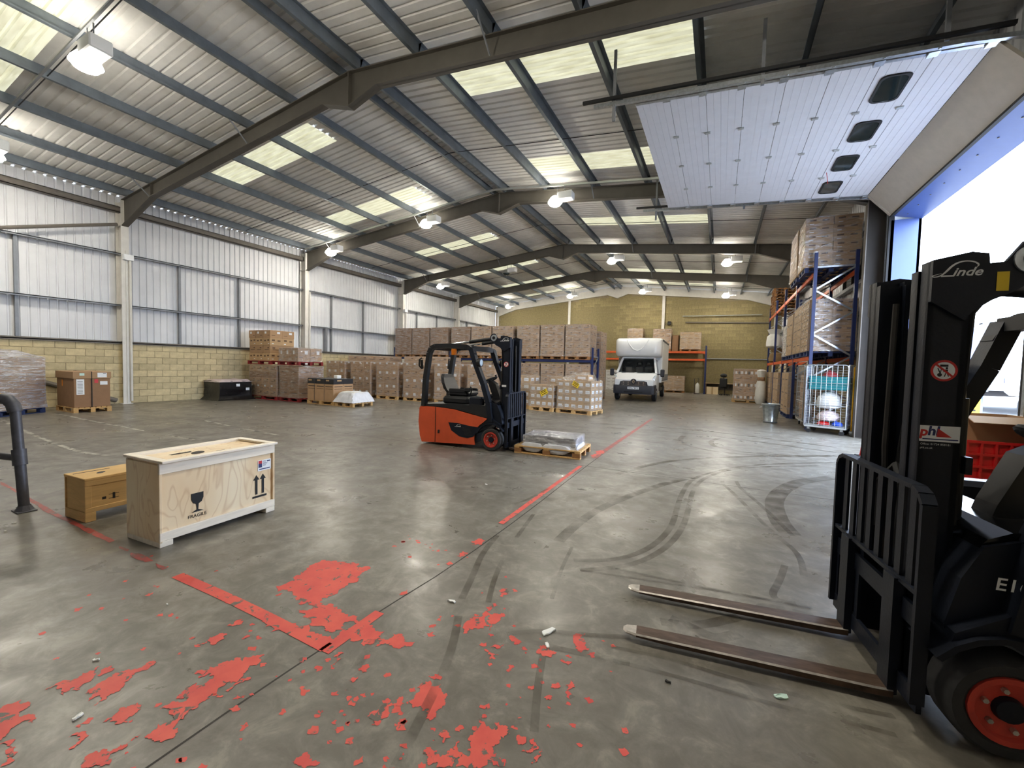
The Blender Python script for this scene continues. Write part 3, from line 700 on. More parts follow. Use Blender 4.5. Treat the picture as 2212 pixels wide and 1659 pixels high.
for y in FR:
    for sd in (-1, 1):
        cx = XL if sd < 0 else XR
        jx = cx - sd*1.9
        bot = [(cx, zr(cx)-.86), (jx, zr(jx)-.41), (RX+sd*.8, zr(RX+.8)-.41), (RX, 7.10)]
        top = [(cx, zr(cx)), (RX, RZ)]
        b = MB()
        poly = bot + top[::-1]
        b.prism(poly, 'y', y-.01, y+.01)
        strip(bot, .02, y, .18, b); strip([(p[0], p[1]-.02) for p in top], .02, y, .18, b)
        b.prism([(jx-.01, zr(jx)-.41), (jx+.01, zr(jx)-.41), (jx+.01, zr(jx)), (jx-.01, zr(jx))], 'y', y-.085, y+.085)
        if sd < 0: b.box(RX-.012, RX+.012, y-.088, y+.088, 7.12, RZ-.01)
        b.build('rafter', 'steel_rafter', ceil)
    for x in (-16.0, -11.0, -3.89, 1.1):
        MB().tube([(x, y-.06, zr(x)-.38), (x, y-.55, zr(x)+.06)], .018, 6).build('fly_brace', 'steel_rail', ceil)
# gable rafter and white infill
b = MB()
for sd in (-1, 1):
    cx = -18.1 if sd < 0 else 3.4
    strip([(cx, zr(cx)-.75), (cx-sd*1.9, zr(cx-sd*1.9)-.36), (RX+sd*.8, zr(RX+.8)-.36), (RX, 7.1)], .02, Y1-.1, .2, b)
    b.prism([(cx, zr(cx)-.75), (cx-sd*1.9, zr(cx-sd*1.9)-.36), (RX+sd*.8, zr(RX+.8)-.36), (RX, 7.1), (RX, RZ+.2), (cx, zr(cx)+.2)], 'y', Y1-.09, Y1-.06)
b.build('gable_rafter', 'steel_column', ceil)
# tie rods across each bay
for a, e in zip(FR[1:], FR[2:]+[Y1]):
    m = (a+e)/2 + .3
    MB().tube([(-17.5, m, zr(-17.5)+.03), (RX, m, RZ+.02), (2.7, m, zr(2.7)+.03)], .011, 5).build('tie_rod', 'black_plastic', ceil)
# cable trays that carry the lamps
LROW = [3.35, 12.92, 21.1, 30.1]
for y in LROW:
    for sd in (-1, 1):
        ex = -17.3 if sd < 0 else 2.6
        b = MB()
        zt = (lambda x: zr(x)-.07) if y < 5 else (lambda x: zr(x)-.02)
        tw = .018 if y < 5 else .03
        b.prism([(ex, zt(ex)-2*tw), (RX, zt(RX)-2*tw), (RX, zt(RX)), (ex, zt(ex))], 'y', y-tw, y+tw)
        b.build('cable_tray', 'steel_rail' if y < 5 else 'tray_zinc', ceil)

# --- lamps
lamp_n = 0
def lamp(x, y, z, label, lit=True):
    o = thing('high_bay_lamp', label, 'lamp', (x, y, z), 0, 'high bay lamps under the roof')
    b = MB(); b.cbox(.02, .5, -.16, .16, .06, .30, .02); b.build('gear_housing', 'white_label', o)
    b = MB(); b.lathe([(.10, .20), (.14, .16), (.21, .06), (.235, 0), (.225, 0), (.2, .05), (.13, .15), (.09, .19)], 20, (-.12, 0, .02)); b.build('reflector', 'reflector_glow' if lit else 'tray_zinc', o, True)
    b = MB(); b.lathe([(0, -.115), (.10, -.105), (.175, -.07), (.205, -.02), (.205, .03), (0, .04)], 20, (-.12, 0, .02)); b.build('lens', 'lamp_glow' if lit else 'glass_dark', o, True)
    zt = zr(x) - (.13 if y < 5 else .08) - z
    b = MB(); b.tube([(.2, 0, .29), (.2, 0, zt)], .012, 6); b.build('hanger', 'steel_rail', o); b = MB(); b.tube([(-.05, 0, .22), (-.05, 0, zt)], .008, 6); b.build('hanger', 'steel_rail', o)
    return o
LX = [-15.5, -10.25, -4.95, .25]  # the near row's two right-hand lamps are unseen, added for lighting
for j, (y, place) in enumerate(zip(LROW, ('over the plywood crates', 'hung in front of the second rafter', 'over the parked van', 'beside the far gable wall'))):
    for i, x in enumerate(LX):
        side = ('by the left wall', 'on the left roof slope', 'just right of the ridge', 'on the right roof slope')[i]
        lit = not (j == 2 and i == 1)
        if j == 1 and i == 3: continue
        xx = x if j != 2 else (-15.6, -11.0, -5.0, .2)[i]
        lamp(xx, y, zr(xx) - (.76 if j == 0 else .62), ('lit' if lit else 'unlit') + ' high bay lamp ' + side + ' ' + place, lit)

# --- overhead loading door, raised
d1 = struct('door_1', 'raised white sectional loading door hanging below the roof', 'door')
PO, PI = Vector((3.02, 0, 5.97)), Vector((-1.55, 0, 6.34))
NP_ = 8
dv = (PI - PO) / NP_
dn = Vector((-dv.z, 0, dv.x)).normalized()
if dn.z > 0: dn = -dn                                # towards the floor: the inside face
def dpt(s_, y, n=0.0): p = PO + dv*s_ + dn*n; return (p.x, y, p.z)
for i in range(NP_):
    pn = obj('door_panel', None, d1)
    b = MB()
    for k in range(5):
        a, e = i + .006 + k*.1976, i + .006 + (k+1)*.1976 - .006
        b.add([dpt(a, DY0, .02), dpt(e, DY0, .02), dpt(e, DY1, .02), dpt(a, DY1, .02), dpt(a, DY0, -.02), dpt(e, DY0, -.02), dpt(e, DY1, -.02), dpt(a, DY1, -.02)],
              [(0,1,2,3),(7,6,5,4),(0,4,5,1),(1,5,6,2),(2,6,7,3),(3,7,4,0)])
    b.add([dpt(i+.004, DY0, .016), dpt(i+.996, DY0, .016), dpt(i+.996, DY1, .016), dpt(i+.004, DY1, .016)], [(0, 1, 2, 3)])
    me = b.mesh('panel_skin', 'door_white'); o = obj('panel_skin', me, pn)
    for y in (DY0+.02, DY1-.02):
        q = MB(); q.add([dpt(i+.02, y-.02, .028), dpt(i+.98, y-.02, .028), dpt(i+.98, y+.04 if y < 10 else y+.02, .028), dpt(i+.02, y+.04 if y < 10 else y+.02, .028)], [(0,1,2,3)]); q.build('end_cap', 'galvanised', pn)
    if i:
        for y in (DY0+1.32, DY0+2.64, DY0+3.96):
            q = MB(); c0 = Vector(dpt(i, y, .03)); q.cbox(c0.x-.05, c0.x+.05, y-.03, y+.03, c0.z-.012, c0.z+.012, .005); q.build('hinge', 'tray_zinc', pn)
    for y, s_ in ((DY0, -1), (DY1, 1)):
        c0 = Vector(dpt(i+.02, y, .02)); q = MB()
        q.box(c0.x-.09, c0.x+.03, y-.06, y+.06, c0.z-.035, c0.z-.005); q.tube([(c0.x, y, c0.z-.02), (c0.x, y+s_*.12, c0.z-.01)], .012, 6)
        q.lathe([(0, -.012), (.03, -.012), (.03, .012), (0, .012)], 10, (c0.x, y+s_*.11, c0.z-.01), 'y'); q.build('roller_bracket', 'galvanised', pn)
    if i == 1:
        for y in [DY0+.72 + k*1.28 for k in range(4)]:
            def rr(n_, off, hw, hl):
                P = []
                for cx_, cy_, a0 in ((1, 1, 0), (-1, 1, 90), (-1, -1, 180), (1, -1, 270)):
                    for k in range(5):
                        an = math.radians(a0 + k*22.5)
                        P.append(dpt(1.52 + (cx_*(hw-.1) + .1*math.cos(an))/.572, y + cy_*(hl-.1) + .1*math.sin(an), off))
                return P
            fo, fi, fl = rr(0, .022, .19, .36), rr(0, .04, .155, .325), rr(0, .04, .185, .355)
            q = MB(); n_ = len(fo)
            q.add(fo + fl + fi, [(k, (k+1) % n_, n_+(k+1) % n_, n_+k) for k in range(n_)] + [(n_+k, n_+(k+1) % n_, 2*n_+(k+1) % n_, 2*n_+k) for k in range(n_)])
            q.build('window_frame', 'black_rubber', pn); q = MB(); q.add(rr(0, .034, .156, .326), [tuple(range(n_))]); q.build('window_pane', 'glass_dark', pn)
# bottom section, still in the curve
LB, LT = Vector((3.49, 0, 5.43)), Vector((3.04, 0, 5.955))
pn = obj('door_panel', None, d1)
dd = (LB-LT); nn = Vector((-dd.z, 0, dd.x)).normalized()
if nn.x > 0: nn = -nn
b = MB()
P8 = [LT+nn*.02, LB+nn*.02, LB-nn*.02, LT-nn*.02]
b.prism([(p.x, p.z) for p in P8], 'y', DY0, DY1); b.build('panel_skin', 'door_edge', pn)
b = MB(); b.prism([(p.x, p.z) for p in (LB+nn*.03, LB+nn*.03+dd*.06, LB-nn*.03+dd*.06, LB-nn*.03)], 'y', DY0, DY1); b.build('bottom_seal', 'black_rubber', pn)
for y in (DY0+.03, DY1-.03):
    q = MB(); q.prism([(p.x, p.z) for p in (LT+nn*.035, LB+nn*.035, LB+nn*.022, LT+nn*.022)], 'y', y-.05, y+.05); q.build('end_cap', 'door_edge', pn)
for y in (DY0-.1, DY1+.1):
    e = PO + dv * 9.25
    path = [(e.x, y, e.z-.02)] + [(PO.x + dv.x*s_, y, PO.z + dv.z*s_ - .02) for s_ in (6, 3, .6)] + [(3.22, y, 5.9), (3.38, y, 5.75), (3.47, y, 5.55), (3.48, y, 5.2), (3.48, y, .05)]
    b = MB()
    for p, q in zip(path, path[1:]): b.bar(p, q, .06, .06)
    b.build('track', 'galvanised', d1)
    b = MB(); b.bar((e.x-.2, y-.05, e.z+.07), (PO.x+.1, y-.05, PO.z+.07), .05, .05)
    b.build('track_angle', 'black_plastic', d1)
    for x in (-1.9, .4, 2.5):
        b = MB(); b.box(x-.025, x+.025, y-.02, y+.02, 6.05, zr(x)+.02); b.build('track_hanger', 'steel_rail', d1)
MB().tube([(1.9, 11.3, 6.0), (1.93, 11.28, 5.75)], .006, 5).build('pull_cord', 'label_red', d1)
# ------------------------------------------------------------ pallets, cartons, wrapped loads
def pallet_boards(w, d, h=.144, n=7):
    """list of boxes (name, x0,x1,y0,y1,z0,z1); boards run along x"""
    L, bw = [], .1
    for i in range(n):
        c = -d/2 + bw/2 + (d-bw)*i/(n-1)
        L.append(('top_board', -w/2, w/2, c-bw/2, c+bw/2, h-.022, h))
    for c in (-w/2+.05, 0, w/2-.05): L.append(('cross_board', c-.05, c+.05, -d/2, d/2, h-.044, h-.022))
    for cy in (-d/2+.05, 0, d/2-.05):
        for cx in (-w/2+.07, 0, w/2-.07): L.append(('block', cx-.07, cx+.07, cy-.05, cy+.05, .022, h-.044))
        L.append(('bottom_board', -w/2, w/2, cy-.05, cy+.05, 0, .022))
    return L
PC = {}
def pallet_mesh(w, d, mat):
    k = (round(w, 2), round(d, 2), mat)
    if k not in PC:
        b = MB()
        for _, *q in pallet_boards(w, d): b.box(*q)
        PC[k] = b.mesh('pallet', mat)
    return PC[k]
CC = {}
def carton_mesh(w, d, h, style):
    """style: (material, marks) with marks drawn on every side face"""
    k = (round(w, 3), round(d, 3), round(h, 3), style)
    if k in CC: return CC[k]
    mat, marks = style
    b = MB(); b.cbox(-w/2, w/2, -d/2, d/2, 0, h, .006)
    b.mat(1).box(-w/2+.004, w/2-.004, -.03, .03, h-.001, h+.0015)
    e = .002
    def face(u0, u1, v0, v1, mi):
        b.mat(mi)
        for s_ in (-1, 1):
            b.box(min(s_*u0, s_*u1)*w/2*2, max(s_*u0, s_*u1)*w/2*2, s_*(d/2)-e, s_*(d/2)+e, v0*h, v1*h)
            b.box(s_*(w/2)-e, s_*(w/2)+e, min(s_*u0, s_*u1)*d, max(s_*u0, s_*u1)*d, v0*h, v1*h)
    for m in marks:
        face(*m)
    CC[k] = b.mesh('carton', [mat, 'carton_tape', 'white_label', 'carton_print', 'print_black'])
    return CC[k]
PLAIN = ('carton', ((-.3, .3, .42, .5, 3), (-.32, -.1, .62, .78, 3)))
LABEL = ('carton', ((.05, .3, .55, .82, 2), (-.4, -.1, .3, .36, 3)))
LABELS = ('carton', ((-.16, .16, .3, .66, 2), (-.06, .1, .4, .44, 3)))
BROWN = ('carton_dark', ((-.3, .3, .42, .5, 3),))
TAN = ('carton_light', ((-.36, -.12, .6, .8, 3), (.1, .34, .55, .72, 3), (-.36, -.2, .2, .3, 2)))
DARKSQ = ('carton', ((-.42, -.2, .2, .65, 2), (-.1, .06, .15, .65, 4), (.2, .38, .2, .65, 2)))
TANP = ('carton_light', ((-.3, .3, .46, .53, 3),))
WC = {}
def wrap_mesh(w, d, h, seed, top=0.0, flare=.04, mat='wrap_clear', peak=0.0, amp=.012):
    k = (round(w, 2), round(d, 2), round(h, 2), seed, top, mat, peak)
    if k in WC: return WC[k]
    b = MB(); N, H = 6, 12
    ring = []
    hw, hd = w/2+.012, d/2+.012
    for i in range(4*N):
        s_, t_ = divmod(i, N); q = t_/N
        ring.append([(-hw+2*hw*q, -hd), (hw, -hd+2*hd*q), (hw-2*hw*q, hd), (-hw, hd-2*hd*q)][s_])
    vs, M = [], 4*N
    for j in range(H+1):
        z = h*j/H
        for i, (x, y) in enumerate(ring):
            n_ = noise.noise(Vector((x*2.4+seed*3.1, y*2.4, z*3.3)))
            f = 1 + amp*n_ + (flare*(1-j/2) if j < 2 else 0)
            vs.append((x*f, y*f, z + (.02*n_ if j == H else 0)))
    fs = [(j*M+i, j*M+(i+1) % M, (j+1)*M+(i+1) % M, (j+1)*M+i) for j in range(H) for i in range(M)]
    o = len(vs)
    for q, zq in ((.72, h+top*.7+.012), (.35, h+top+.012+peak)):
        for i, (x, y) in enumerate(ring): vs.append((x*q, y*q, zq + .02*noise.noise(Vector((x*5, y*5, seed)))))
    for lvl in range(2):
        a = H*M + lvl*M
        fs += [(a+i, a+(i+1) % M, a+M+(i+1) % M, a+M+i) for i in range(M)]
    fs.append(tuple(range(o+M, o+2*M)))
    b.add(vs, fs)
    WC[k] = b.mesh('shrink_wrap', mat, True)
    return WC[k]
def load(name, label, cat, loc, rotz, w, d, n, ch, style, pal='pallet_wood', wrap='wrap_clear', group=None, seed=0, top=0.0, pw=None, peak=0.0, skip=None, gap=.004, jit=.004, taper=0):
    """one wrapped pallet: pallet, every outer carton, film"""
    o = thing(name, label, cat, loc, rotz, group)
    z0 = 0
    if pal:
        pw_, pd_ = pw or (max(w, .8), max(d, .8))
        obj('pallet', pallet_mesh(pw_, pd_, pal), o); z0 = .145
    nx, ny, nz = n
    r = random.Random(seed + 11)
    cw, cd = w/nx, d/ny
    for k in range(nz):
        st = style[k % len(style)] if isinstance(style, list) else style
        for i in range(nx):
            for j in range(ny):
                if 0 < i < nx-1 and 0 < j < ny-1 and k < nz-1: continue
                if skip and skip(i, j, k): continue
                me = carton_mesh(cw-gap, cd-gap, ch-.003, st)
                obj('carton', me, o, (-w/2+cw*(i+.5)+r.uniform(-jit, jit), -d/2+cd*(j+.5)+r.uniform(-jit, jit), z0+k*ch), r.uniform(-.012, .012))
    if wrap: obj('shrink_wrap', wrap_mesh(w, d, nz*ch+.01, seed, top, .04, wrap, peak), o, (0, 0, z0))
    return o

# ------------------------------------------------------------ foreground: plywood crates, handrail
def crate_arrow(b, x, y, z, s_):
    b.prism([(y-.012*s_, z), (y+.012*s_, z), (y+.012*s_, z+.15*s_), (y+.032*s_, z+.15*s_), (y, z+.2*s_), (y-.032*s_, z+.15*s_), (y-.012*s_, z+.15*s_)], 'x', x, x+.002)
cr = thing('plywood_crate', 'large pale plywood shipping crate with black fragile glass stencil', 'crate', (-4.40, 2.235, 0), math.radians(3.2))
hx, hy = .25, .52
MB().cbox(-hx+.02, hx-.02, -hy+.02, hy-.02, .07, .71, .004).build('crate_body', 'plywood', cr)
b = MB(); b.cbox(-hx, hx, -hy-.0, -hy+.022, .035, .70, .003); b.build('end_panel', 'plywood', cr)
b = MB(); b.cbox(-hx, hx, hy-.022, hy, .07, .70, .003); b.build('end_panel', 'plywood', cr)
for s_ in (-1, 1):
    x0, x1 = (hx-.022, hx+.002) if s_ > 0 else (-hx-.002, -hx+.022)
    MB().cbox(x0, x1, -hy, hy, .62, .715, .004).build('side_batten', 'batten_white', cr)
    MB().cbox(x0, x1, -hy, hy, .05, .125, .004).build('side_batten', 'batten_white', cr)
    MB().cbox(x0 if s_ > 0 else x1-.07, x0+.07 if s_ > 0 else x1, -hy, hy, .715, .738, .004).build('lid_batten', 'batten_white', cr)
    MB().cbox(-hx, hx, s_*hy-(.07 if s_ > 0 else 0), s_*hy+(.0 if s_ > 0 else .07), .715, .737, .004).build('lid_batten', 'batten_white', cr)
for y in (-hy+.05, hy-.05): MB().cbox(-hx, hx, y-.05, y+.05, 0, .05, .004).build('foot', 'batten_white', cr)
b = MB(); X = hx - .018
gz, gy = .22, -.22
b.prism([(gy-.05, gz+.17), (gy-.05, gz+.12), (gy-.035, gz+.085), (gy-.01, gz+.07), (gy-.006, gz+.02), (gy-.05, gz), (gy+.05, gz), (gy+.006, gz+.02), (gy+.01, gz+.07), (gy+.035, gz+.085), (gy+.05, gz+.12), (gy+.05, gz+.17)], 'x', X, X+.002)
b.build('fragile_glass_stencil', 'print_black', cr)
text('fragile_lettering', 'FRAGILE', .042, 'print_black', cr, (X+.0012, gy, gz-.035), (0, 1, 0), (0, 0, 1))
b = MB(); crate_arrow(b, X, .33, .22, 1.0); crate_arrow(b, X, .40, .22, 1.0); b.prism([(.29, .185), (.44, .185), (.44, .205), (.29, .205)], 'x', X, X+.002); b.build('this_way_up_stencil', 'print_black', cr)
lb = MB(); lb.box(X, X+.002, .345, .49, .455, .565); lo = lb.build('shipping_label', 'white_label', cr)
MB().box(X+.002, X+.003, .352, .39, .53, .56).build('label_red_block', 'label_red', lo)
MB().box(X+.002, X+.003, .352, .39, .49, .53).build('label_blue_block', 'print_blue', lo)
b = MB()
for i in range(5): b.box(X+.002, X+.003, .40, .40+.03+.01*(i % 3), .505+i*.011, .509+i*.011)
b.box(X+.002, X+.003, .36, .475, .467, .477); b.box(X+.002, X+.003, .445, .478, .54, .553); b.build('label_print', 'print_blue', lo)
b = MB(); b.disc((.03, -.1, .7125), .05, (0, 0, 1), 14, .07); b.build('lid_stencil', 'print_dark', cr); b = MB(); b.box(-.08, -.06, -.28, -.1, .712, .7125); b.box(-.05, -.035, -.28, -.12, .712, .7125); b.build('lid_lettering', 'print_dark', cr); MB().box(.1, .12, .02, .1, .712, .7125).build('lid_mark', 'print_dark', cr)

sc_ = thing('wooden_crate', 'small tan wooden crate with stamped side behind the plywood crate', 'crate', (-5.56, 1.98, 0), math.radians(3))
hx, hy = .2, .33
MB().cbox(-hx+.012, hx-.012, -hy+.012, hy-.012, .09, .40, .003).build('crate_body', 'crate_tan', sc_)
MB().cbox(-hx-.004, hx+.004, -hy-.004, hy+.004, .40, .425, .004).build('lid', 'crate_tan', sc_)
for s_ in (-1, 1):
    x0, x1 = (hx-.014, hx) if s_ > 0 else (-hx, -hx+.014)
    for z0, z1 in ((.345, .40), (.09, .135)): MB().cbox(x0, x1, -hy, hy, z0, z1, .003).build('side_batten', 'crate_tan', sc_)
    for y0, y1 in ((-hy, -hy+.05), (hy-.05, hy)): MB().cbox(x0, x1, y0, y1, .135, .345, .003).build('side_batten', 'crate_tan', sc_)
for y in (-hy+.04, hy-.04): MB().cbox(-hx, hx, y-.04, y+.04, 0, .09, .004).build('foot', 'crate_tan', sc_)
b = MB(); b.box(hx-.012, hx-.0105, -.2, -.17, .19, .215); b.box(hx-.012, hx-.0105, -.15, -.07, .185, .19); b.box(hx-.012, hx-.0105, -.15, -.07, .225, .23); b.box(hx-.012, hx-.0105, -.12, -.1, .18, .24)
b.build('stamp_frame', 'print_dark', sc_); b = MB(); b.box(hx-.012, hx-.0105, 0, .12, .18, .187); b.build('stamp_line', 'print_dark', sc_)
b = MB(); b.disc((.02, -.14, .4255), .03, (0, 0, 1), 12, .05); b.box(-.12, -.1, -.3, -.02, .425, .4258); b.build('lid_stamp', 'print_dark', sc_)

hr = thing('pipe_handrail', 'dark steel pipe handrail bolted to the floor', 'handrail', (-6.27, 1.5, 0), 0)
b = MB(); b.tube([(0, 0, .01), (-.10, 0, .55), (-.19, 0, 1.02)], .042, 12); b.build('post', 'rail_grey', hr, True)
b = MB(); b.tube([(-.19, 0, 1.0), (-.205, -.01, 1.07), (-.25, -.03, 1.12), (-.33, -.06, 1.13)], .055, 12); b.build('elbow_clamp', 'rail_grey', hr, True)
b = MB(); b.tube([(-.30, -.05, 1.13), (-1.2, -.35, 1.13), (-2.6, -.9, 1.13)], .04, 12); b.build('top_rail', 'rail_grey', hr, True)
b = MB(); b.tube([(-.335, -.062, 1.13), (-.37, -.072, 1.13)], .056, 12); b.build('yellow_ring', 'rail_yellow', hr, True)
b = MB(); b.tube([(-.10, 0, .53), (-1.2, -.33, .56), (-2.6, -.88, .58)], .034, 10); b.build('mid_rail', 'rail_grey', hr, True)
b = MB(); b.tube([(-.085, 0, .46), (-.115, 0, .62)], .055, 12); b.build('tee_clamp', 'rail_grey', hr, True)
b = MB(); b.tube([(-2.6, -.9, 0), (-2.6, -.9, 1.13)], .042, 10); b.build('post', 'rail_grey', hr, True)
for x, y in ((0, 0), (-2.6, -.9)):
    b = MB(); b.cbox(x-.09, x+.09, y-.07, y+.07, 0, .012, .003); b.lathe([(.07, .01), (.06, .03), (.045, .06), (.045, .0)], 14, (x, y, 0)); b.build('base_flange', 'rail_grey', hr)

# ------------------------------------------------------------ counterbalance forklifts
def arc(cx, cz, r, a0, a1, n): return [(cx + r*math.cos(math.radians(a0+(a1-a0)*i/n)), cz + r*math.sin(math.radians(a0+(a1-a0)*i/n))) for i in range(n+1)]
def script_logo(name, parent, loc, right, size, mat='logo_white'):
    """flowing script: a looped capital with a long arch, then slanted small letters"""
    r, u = Vector(right), Vector((0, 0, 1)); n = r.cross(u); L = Vector(loc)
    o = obj(name, None, parent)
    P = [(-.02, .02), (-.28, -.06), (-.42, -.10), (-.36, -.17), (-.18, -.16), (.02, -.06), (.2, .14), (.38, .38), (.62, .56), (.95, .64), (1.3, .58), (1.5, .42), (1.42, .3)]
    Wd = [.01, .03, .05, .05, .05, .07, .1, .1, .08, .06, .07, .09, .03]
    for _ in range(2):
        Q, V = [P[0]], [Wd[0]]
        for (a, c), (e, g), w0, w1 in zip(P, P[1:], Wd, Wd[1:]):
            Q += [(a*.75+e*.25, c*.75+g*.25), (a*.25+e*.75, c*.25+g*.75)]; V += [w0*.75+w1*.25, w0*.25+w1*.75]
        P, Wd = Q + [P[-1]], V + [Wd[-1]]
    b = MB(); E_ = []
    for i, p in enumerate(P):
        a, c = P[max(i-1, 0)], P[min(i+1, len(P)-1)]
        d = Vector((c[0]-a[0], c[1]-a[1])).normalized(); q = Vector((-d.y, d.x))*Wd[i]/2
        E_.append([L + r*(x*size) + u*(z*size) for x, z in ((p[0]+q.x, p[1]+q.y), (p[0]-q.x, p[1]-q.y))])
    for (a, c), (e, g) in zip(E_, E_[1:]): b.quad(a, c, g, e)
    b.quad(*[L + r*(x*size) + u*(z*size) for x, z in ((-.05, -.17), (.5, -.17), (.55, -.09), (-.02, -.09))])
    b.build('capital_stroke', mat, o)
    text('script_lettering', 'inde', .62*size, mat, o, L + r*(1.02*size) + u*(.05*size), r, u, .35, 'CENTER', .012*size, 1.15)
    return o
def forklift(name, label, loc, rotz, body, near, near_text):
    """local frame: +x towards the forks, front axle at x=0; near is the y sign of the side facing the viewer"""
    o = thing(name, label, 'forklift', loc, rotz)
    HW = .50
    # rear counterweight and side panels
    b = MB(); b.prism([(-1.55, .035), (-1.60, .16), (-1.635, .45), (-1.615, .72), (-1.59, .75), (-1.235, .755), (-1.235, .05)], 'y', -HW, HW); b.build('counterweight', body, o)
    side = [(-1.228, .05), (-.36, .085)] + arc(0, .21, .36, 200, 118, 6) + [(-.09, .60), (-.34, .645), (-.60, .69), (-.84, .735), (-1.228, .755)]
    for s_ in (-1, 1):
        b = MB(); b.prism(side, 'y', s_*HW-.02 if s_ > 0 else s_*HW, s_*HW if s_ > 0 else s_*HW+.02); p = b.build('side_panel', body, o)
        sh = [(-.93, .475), (-.86, .32), (-.68, .22), (-.50, .20), (-.37, .24), (-.30, .33), (-.22, .42), (-.48, .44), (-.71, .47)]
        y0 = s_*HW
        b = MB(); b.prism(sh, 'y', min(y0, y0+s_*.006), max(y0, y0+s_*.006)); q = b.build('vent_shroud', 'truck_dark', p)
        b = MB()
        for i in range(6): b.prism([(-.62+.012*i, .40-.027*i), (-.44+.006*i, .395-.027*i), (-.44+.006*i, .385-.027*i), (-.62+.012*i, .39-.027*i)], 'y', min(y0, y0+s_*.009), max(y0, y0+s_*.009))
        b.build('vent_slots', 'black_plastic', q)
        script_logo('maker_logo', p, (-.755 if s_ < 0 else -.60, y0+s_*.009, .41), (-s_*1.0, 0, 0), .065)
        b = MB(); b.tube([(-1.23, y0+s_*.003, .06), (-1.23, y0+s_*.003, .75)], .006, 5); b.build('panel_gap', 'black_plastic', p)
        b = MB(); b.cbox(-1.17, -1.13, min(y0, y0+s_*.012), max(y0, y0+s_*.012), .24, .31, .004); b.build('latch', 'black_plastic', p)
    b = MB(); b.prism([(-1.228, .08), (-.38, .10), (-.36, .32), (-.2, .47), (.0, .5), (.0, .62), (-.34, .66), (-1.228, .74)], 'y', -HW+.03, HW-.03); b.build('chassis', 'black_plastic', o)
    # bonnet, seat deck, cowl
    b = MB(); b.prism([(-1.60, .755), (-1.23, .76), (-.84, .745), (-.34, .66), (-.05, .60), (-.10, .84), (-.44, .86), (-.50, .83), (-1.0, .83), (-1.5, .80), (-1.59, .79)], 'y', -HW+.015, HW-.015); b.build('deck', 'black_plastic', o)
    b = MB(); b.cbox(-1.22, -.62, -.3, .3, .80, .97, .05); b.build('battery_hood', 'black_plastic', o)
    for s_ in (-1, 1): MB().cbox(-.5, -.22, s_*.41-.07, s_*.41+.07, .78, 1.0, .03).build('arm_console', 'truck_dark', o)
    b = MB(); b.prism([(-.16, .58), (.18, .44), (.20, .50), (.15, .72), (.08, .87), (-.06, .92), (-.16, .89)], 'y', -.44, .44); b.build('front_cowl', 'truck_dark', o)
    b = MB(); b.prism([(-.2, .88), (.09, .86), (.06, .90), (-.02, .94), (-.18, .95)], 'y', -.42, .42); b.build('dashboard', 'black_gloss', o)
    for s_ in (-1, 1):
        fo, fi = arc(0, .21, .32, 160, 35, 8), arc(0, .21, .295, 35, 160, 8)
        b = MB(); b.prism(fo+fi, 'y', s_*.40-.13, s_*.40+.13); b.prism([(-.30, .32), (-.1, .53), (.0, .62), (.19, .50), (.20, .46), (.05, .51)], 'y', s_*.47-.03, s_*.47+.03); b.build('mudguard', 'truck_dark', o)
    # seat
    st = obj('seat', None, o)
    b = MB(); b.cbox(-1.12, -.66, -.24, .24, .97, 1.07, .035); b.cbox(-1.1, -.68, -.25, -.19, 1.03, 1.12, .02); b.cbox(-1.1, -.68, .19, .25, 1.03, 1.12, .02); b.build('cushion', 'seat_black', st)
    b = MB()
    pr = [(-1.10, 1.03, .2), (-1.15, 1.10, .23), (-1.20, 1.22, .24), (-1.24, 1.33, .21), (-1.26, 1.40, .15)]
    for (x, z, w), (x2, z2, w2) in zip(pr, pr[1:]):
        b.add([(x, -w, z), (x, w, z), (x2, w2, z2), (x2, -w2, z2), (x-.09, -w*.9, z), (x-.09, w*.9, z), (x2-.08, w2*.9, z2), (x2-.08, -w2*.9, z2)], [(0,1,2,3),(7,6,5,4),(0,3,7,4),(1,5,6,2),(3,2,6,7),(0,4,5,1)])
    b.build('backrest', 'seat_black', st)
    b = MB(); b.tube([(-.62, -.21, 1.0), (-.58, -.21, 1.12), (-.62, -.21, 1.17)], .014, 6); b.cbox(-.74, -.60, -.27, -.21, 1.06, 1.15, .02); b.build('lever_block', 'black_plastic', st)
    # steering
    sw = obj('steering_column', None, o)
    b = MB(); b.prism([(-.08, .93), (-.24, .95), (-.30, 1.1), (-.36, 1.24), (-.30, 1.30), (-.2, 1.24), (-.1, 1.0)], 'y', .05, .19); b.build('column_cover', 'black_plastic', sw)
    c, nrm = Vector((-.36, .12, 1.30)), Vector((-.45, 0, .9)).normalized(); t_ = Vector((nrm.z, 0, -nrm.x))
    ring = [c + (t_*math.cos(a) + Vector((0, 1, 0))*math.sin(a))*.155 for a in [2*math.pi*k/20 for k in range(20)]]
    b = MB(); b.tube(ring, .016, 6, True)
    for k in (0, 7, 13): b.tube([c, ring[k]], .012, 6)
    b.tube([c - nrm*.04, c + nrm*.01], .035, 10); b.tube([ring[2], ring[2]+nrm*.06], .02, 8); b.build('steering_wheel', 'black_rubber', sw, True)
    # overhead guard
    g = obj('overhead_guard', None, o)
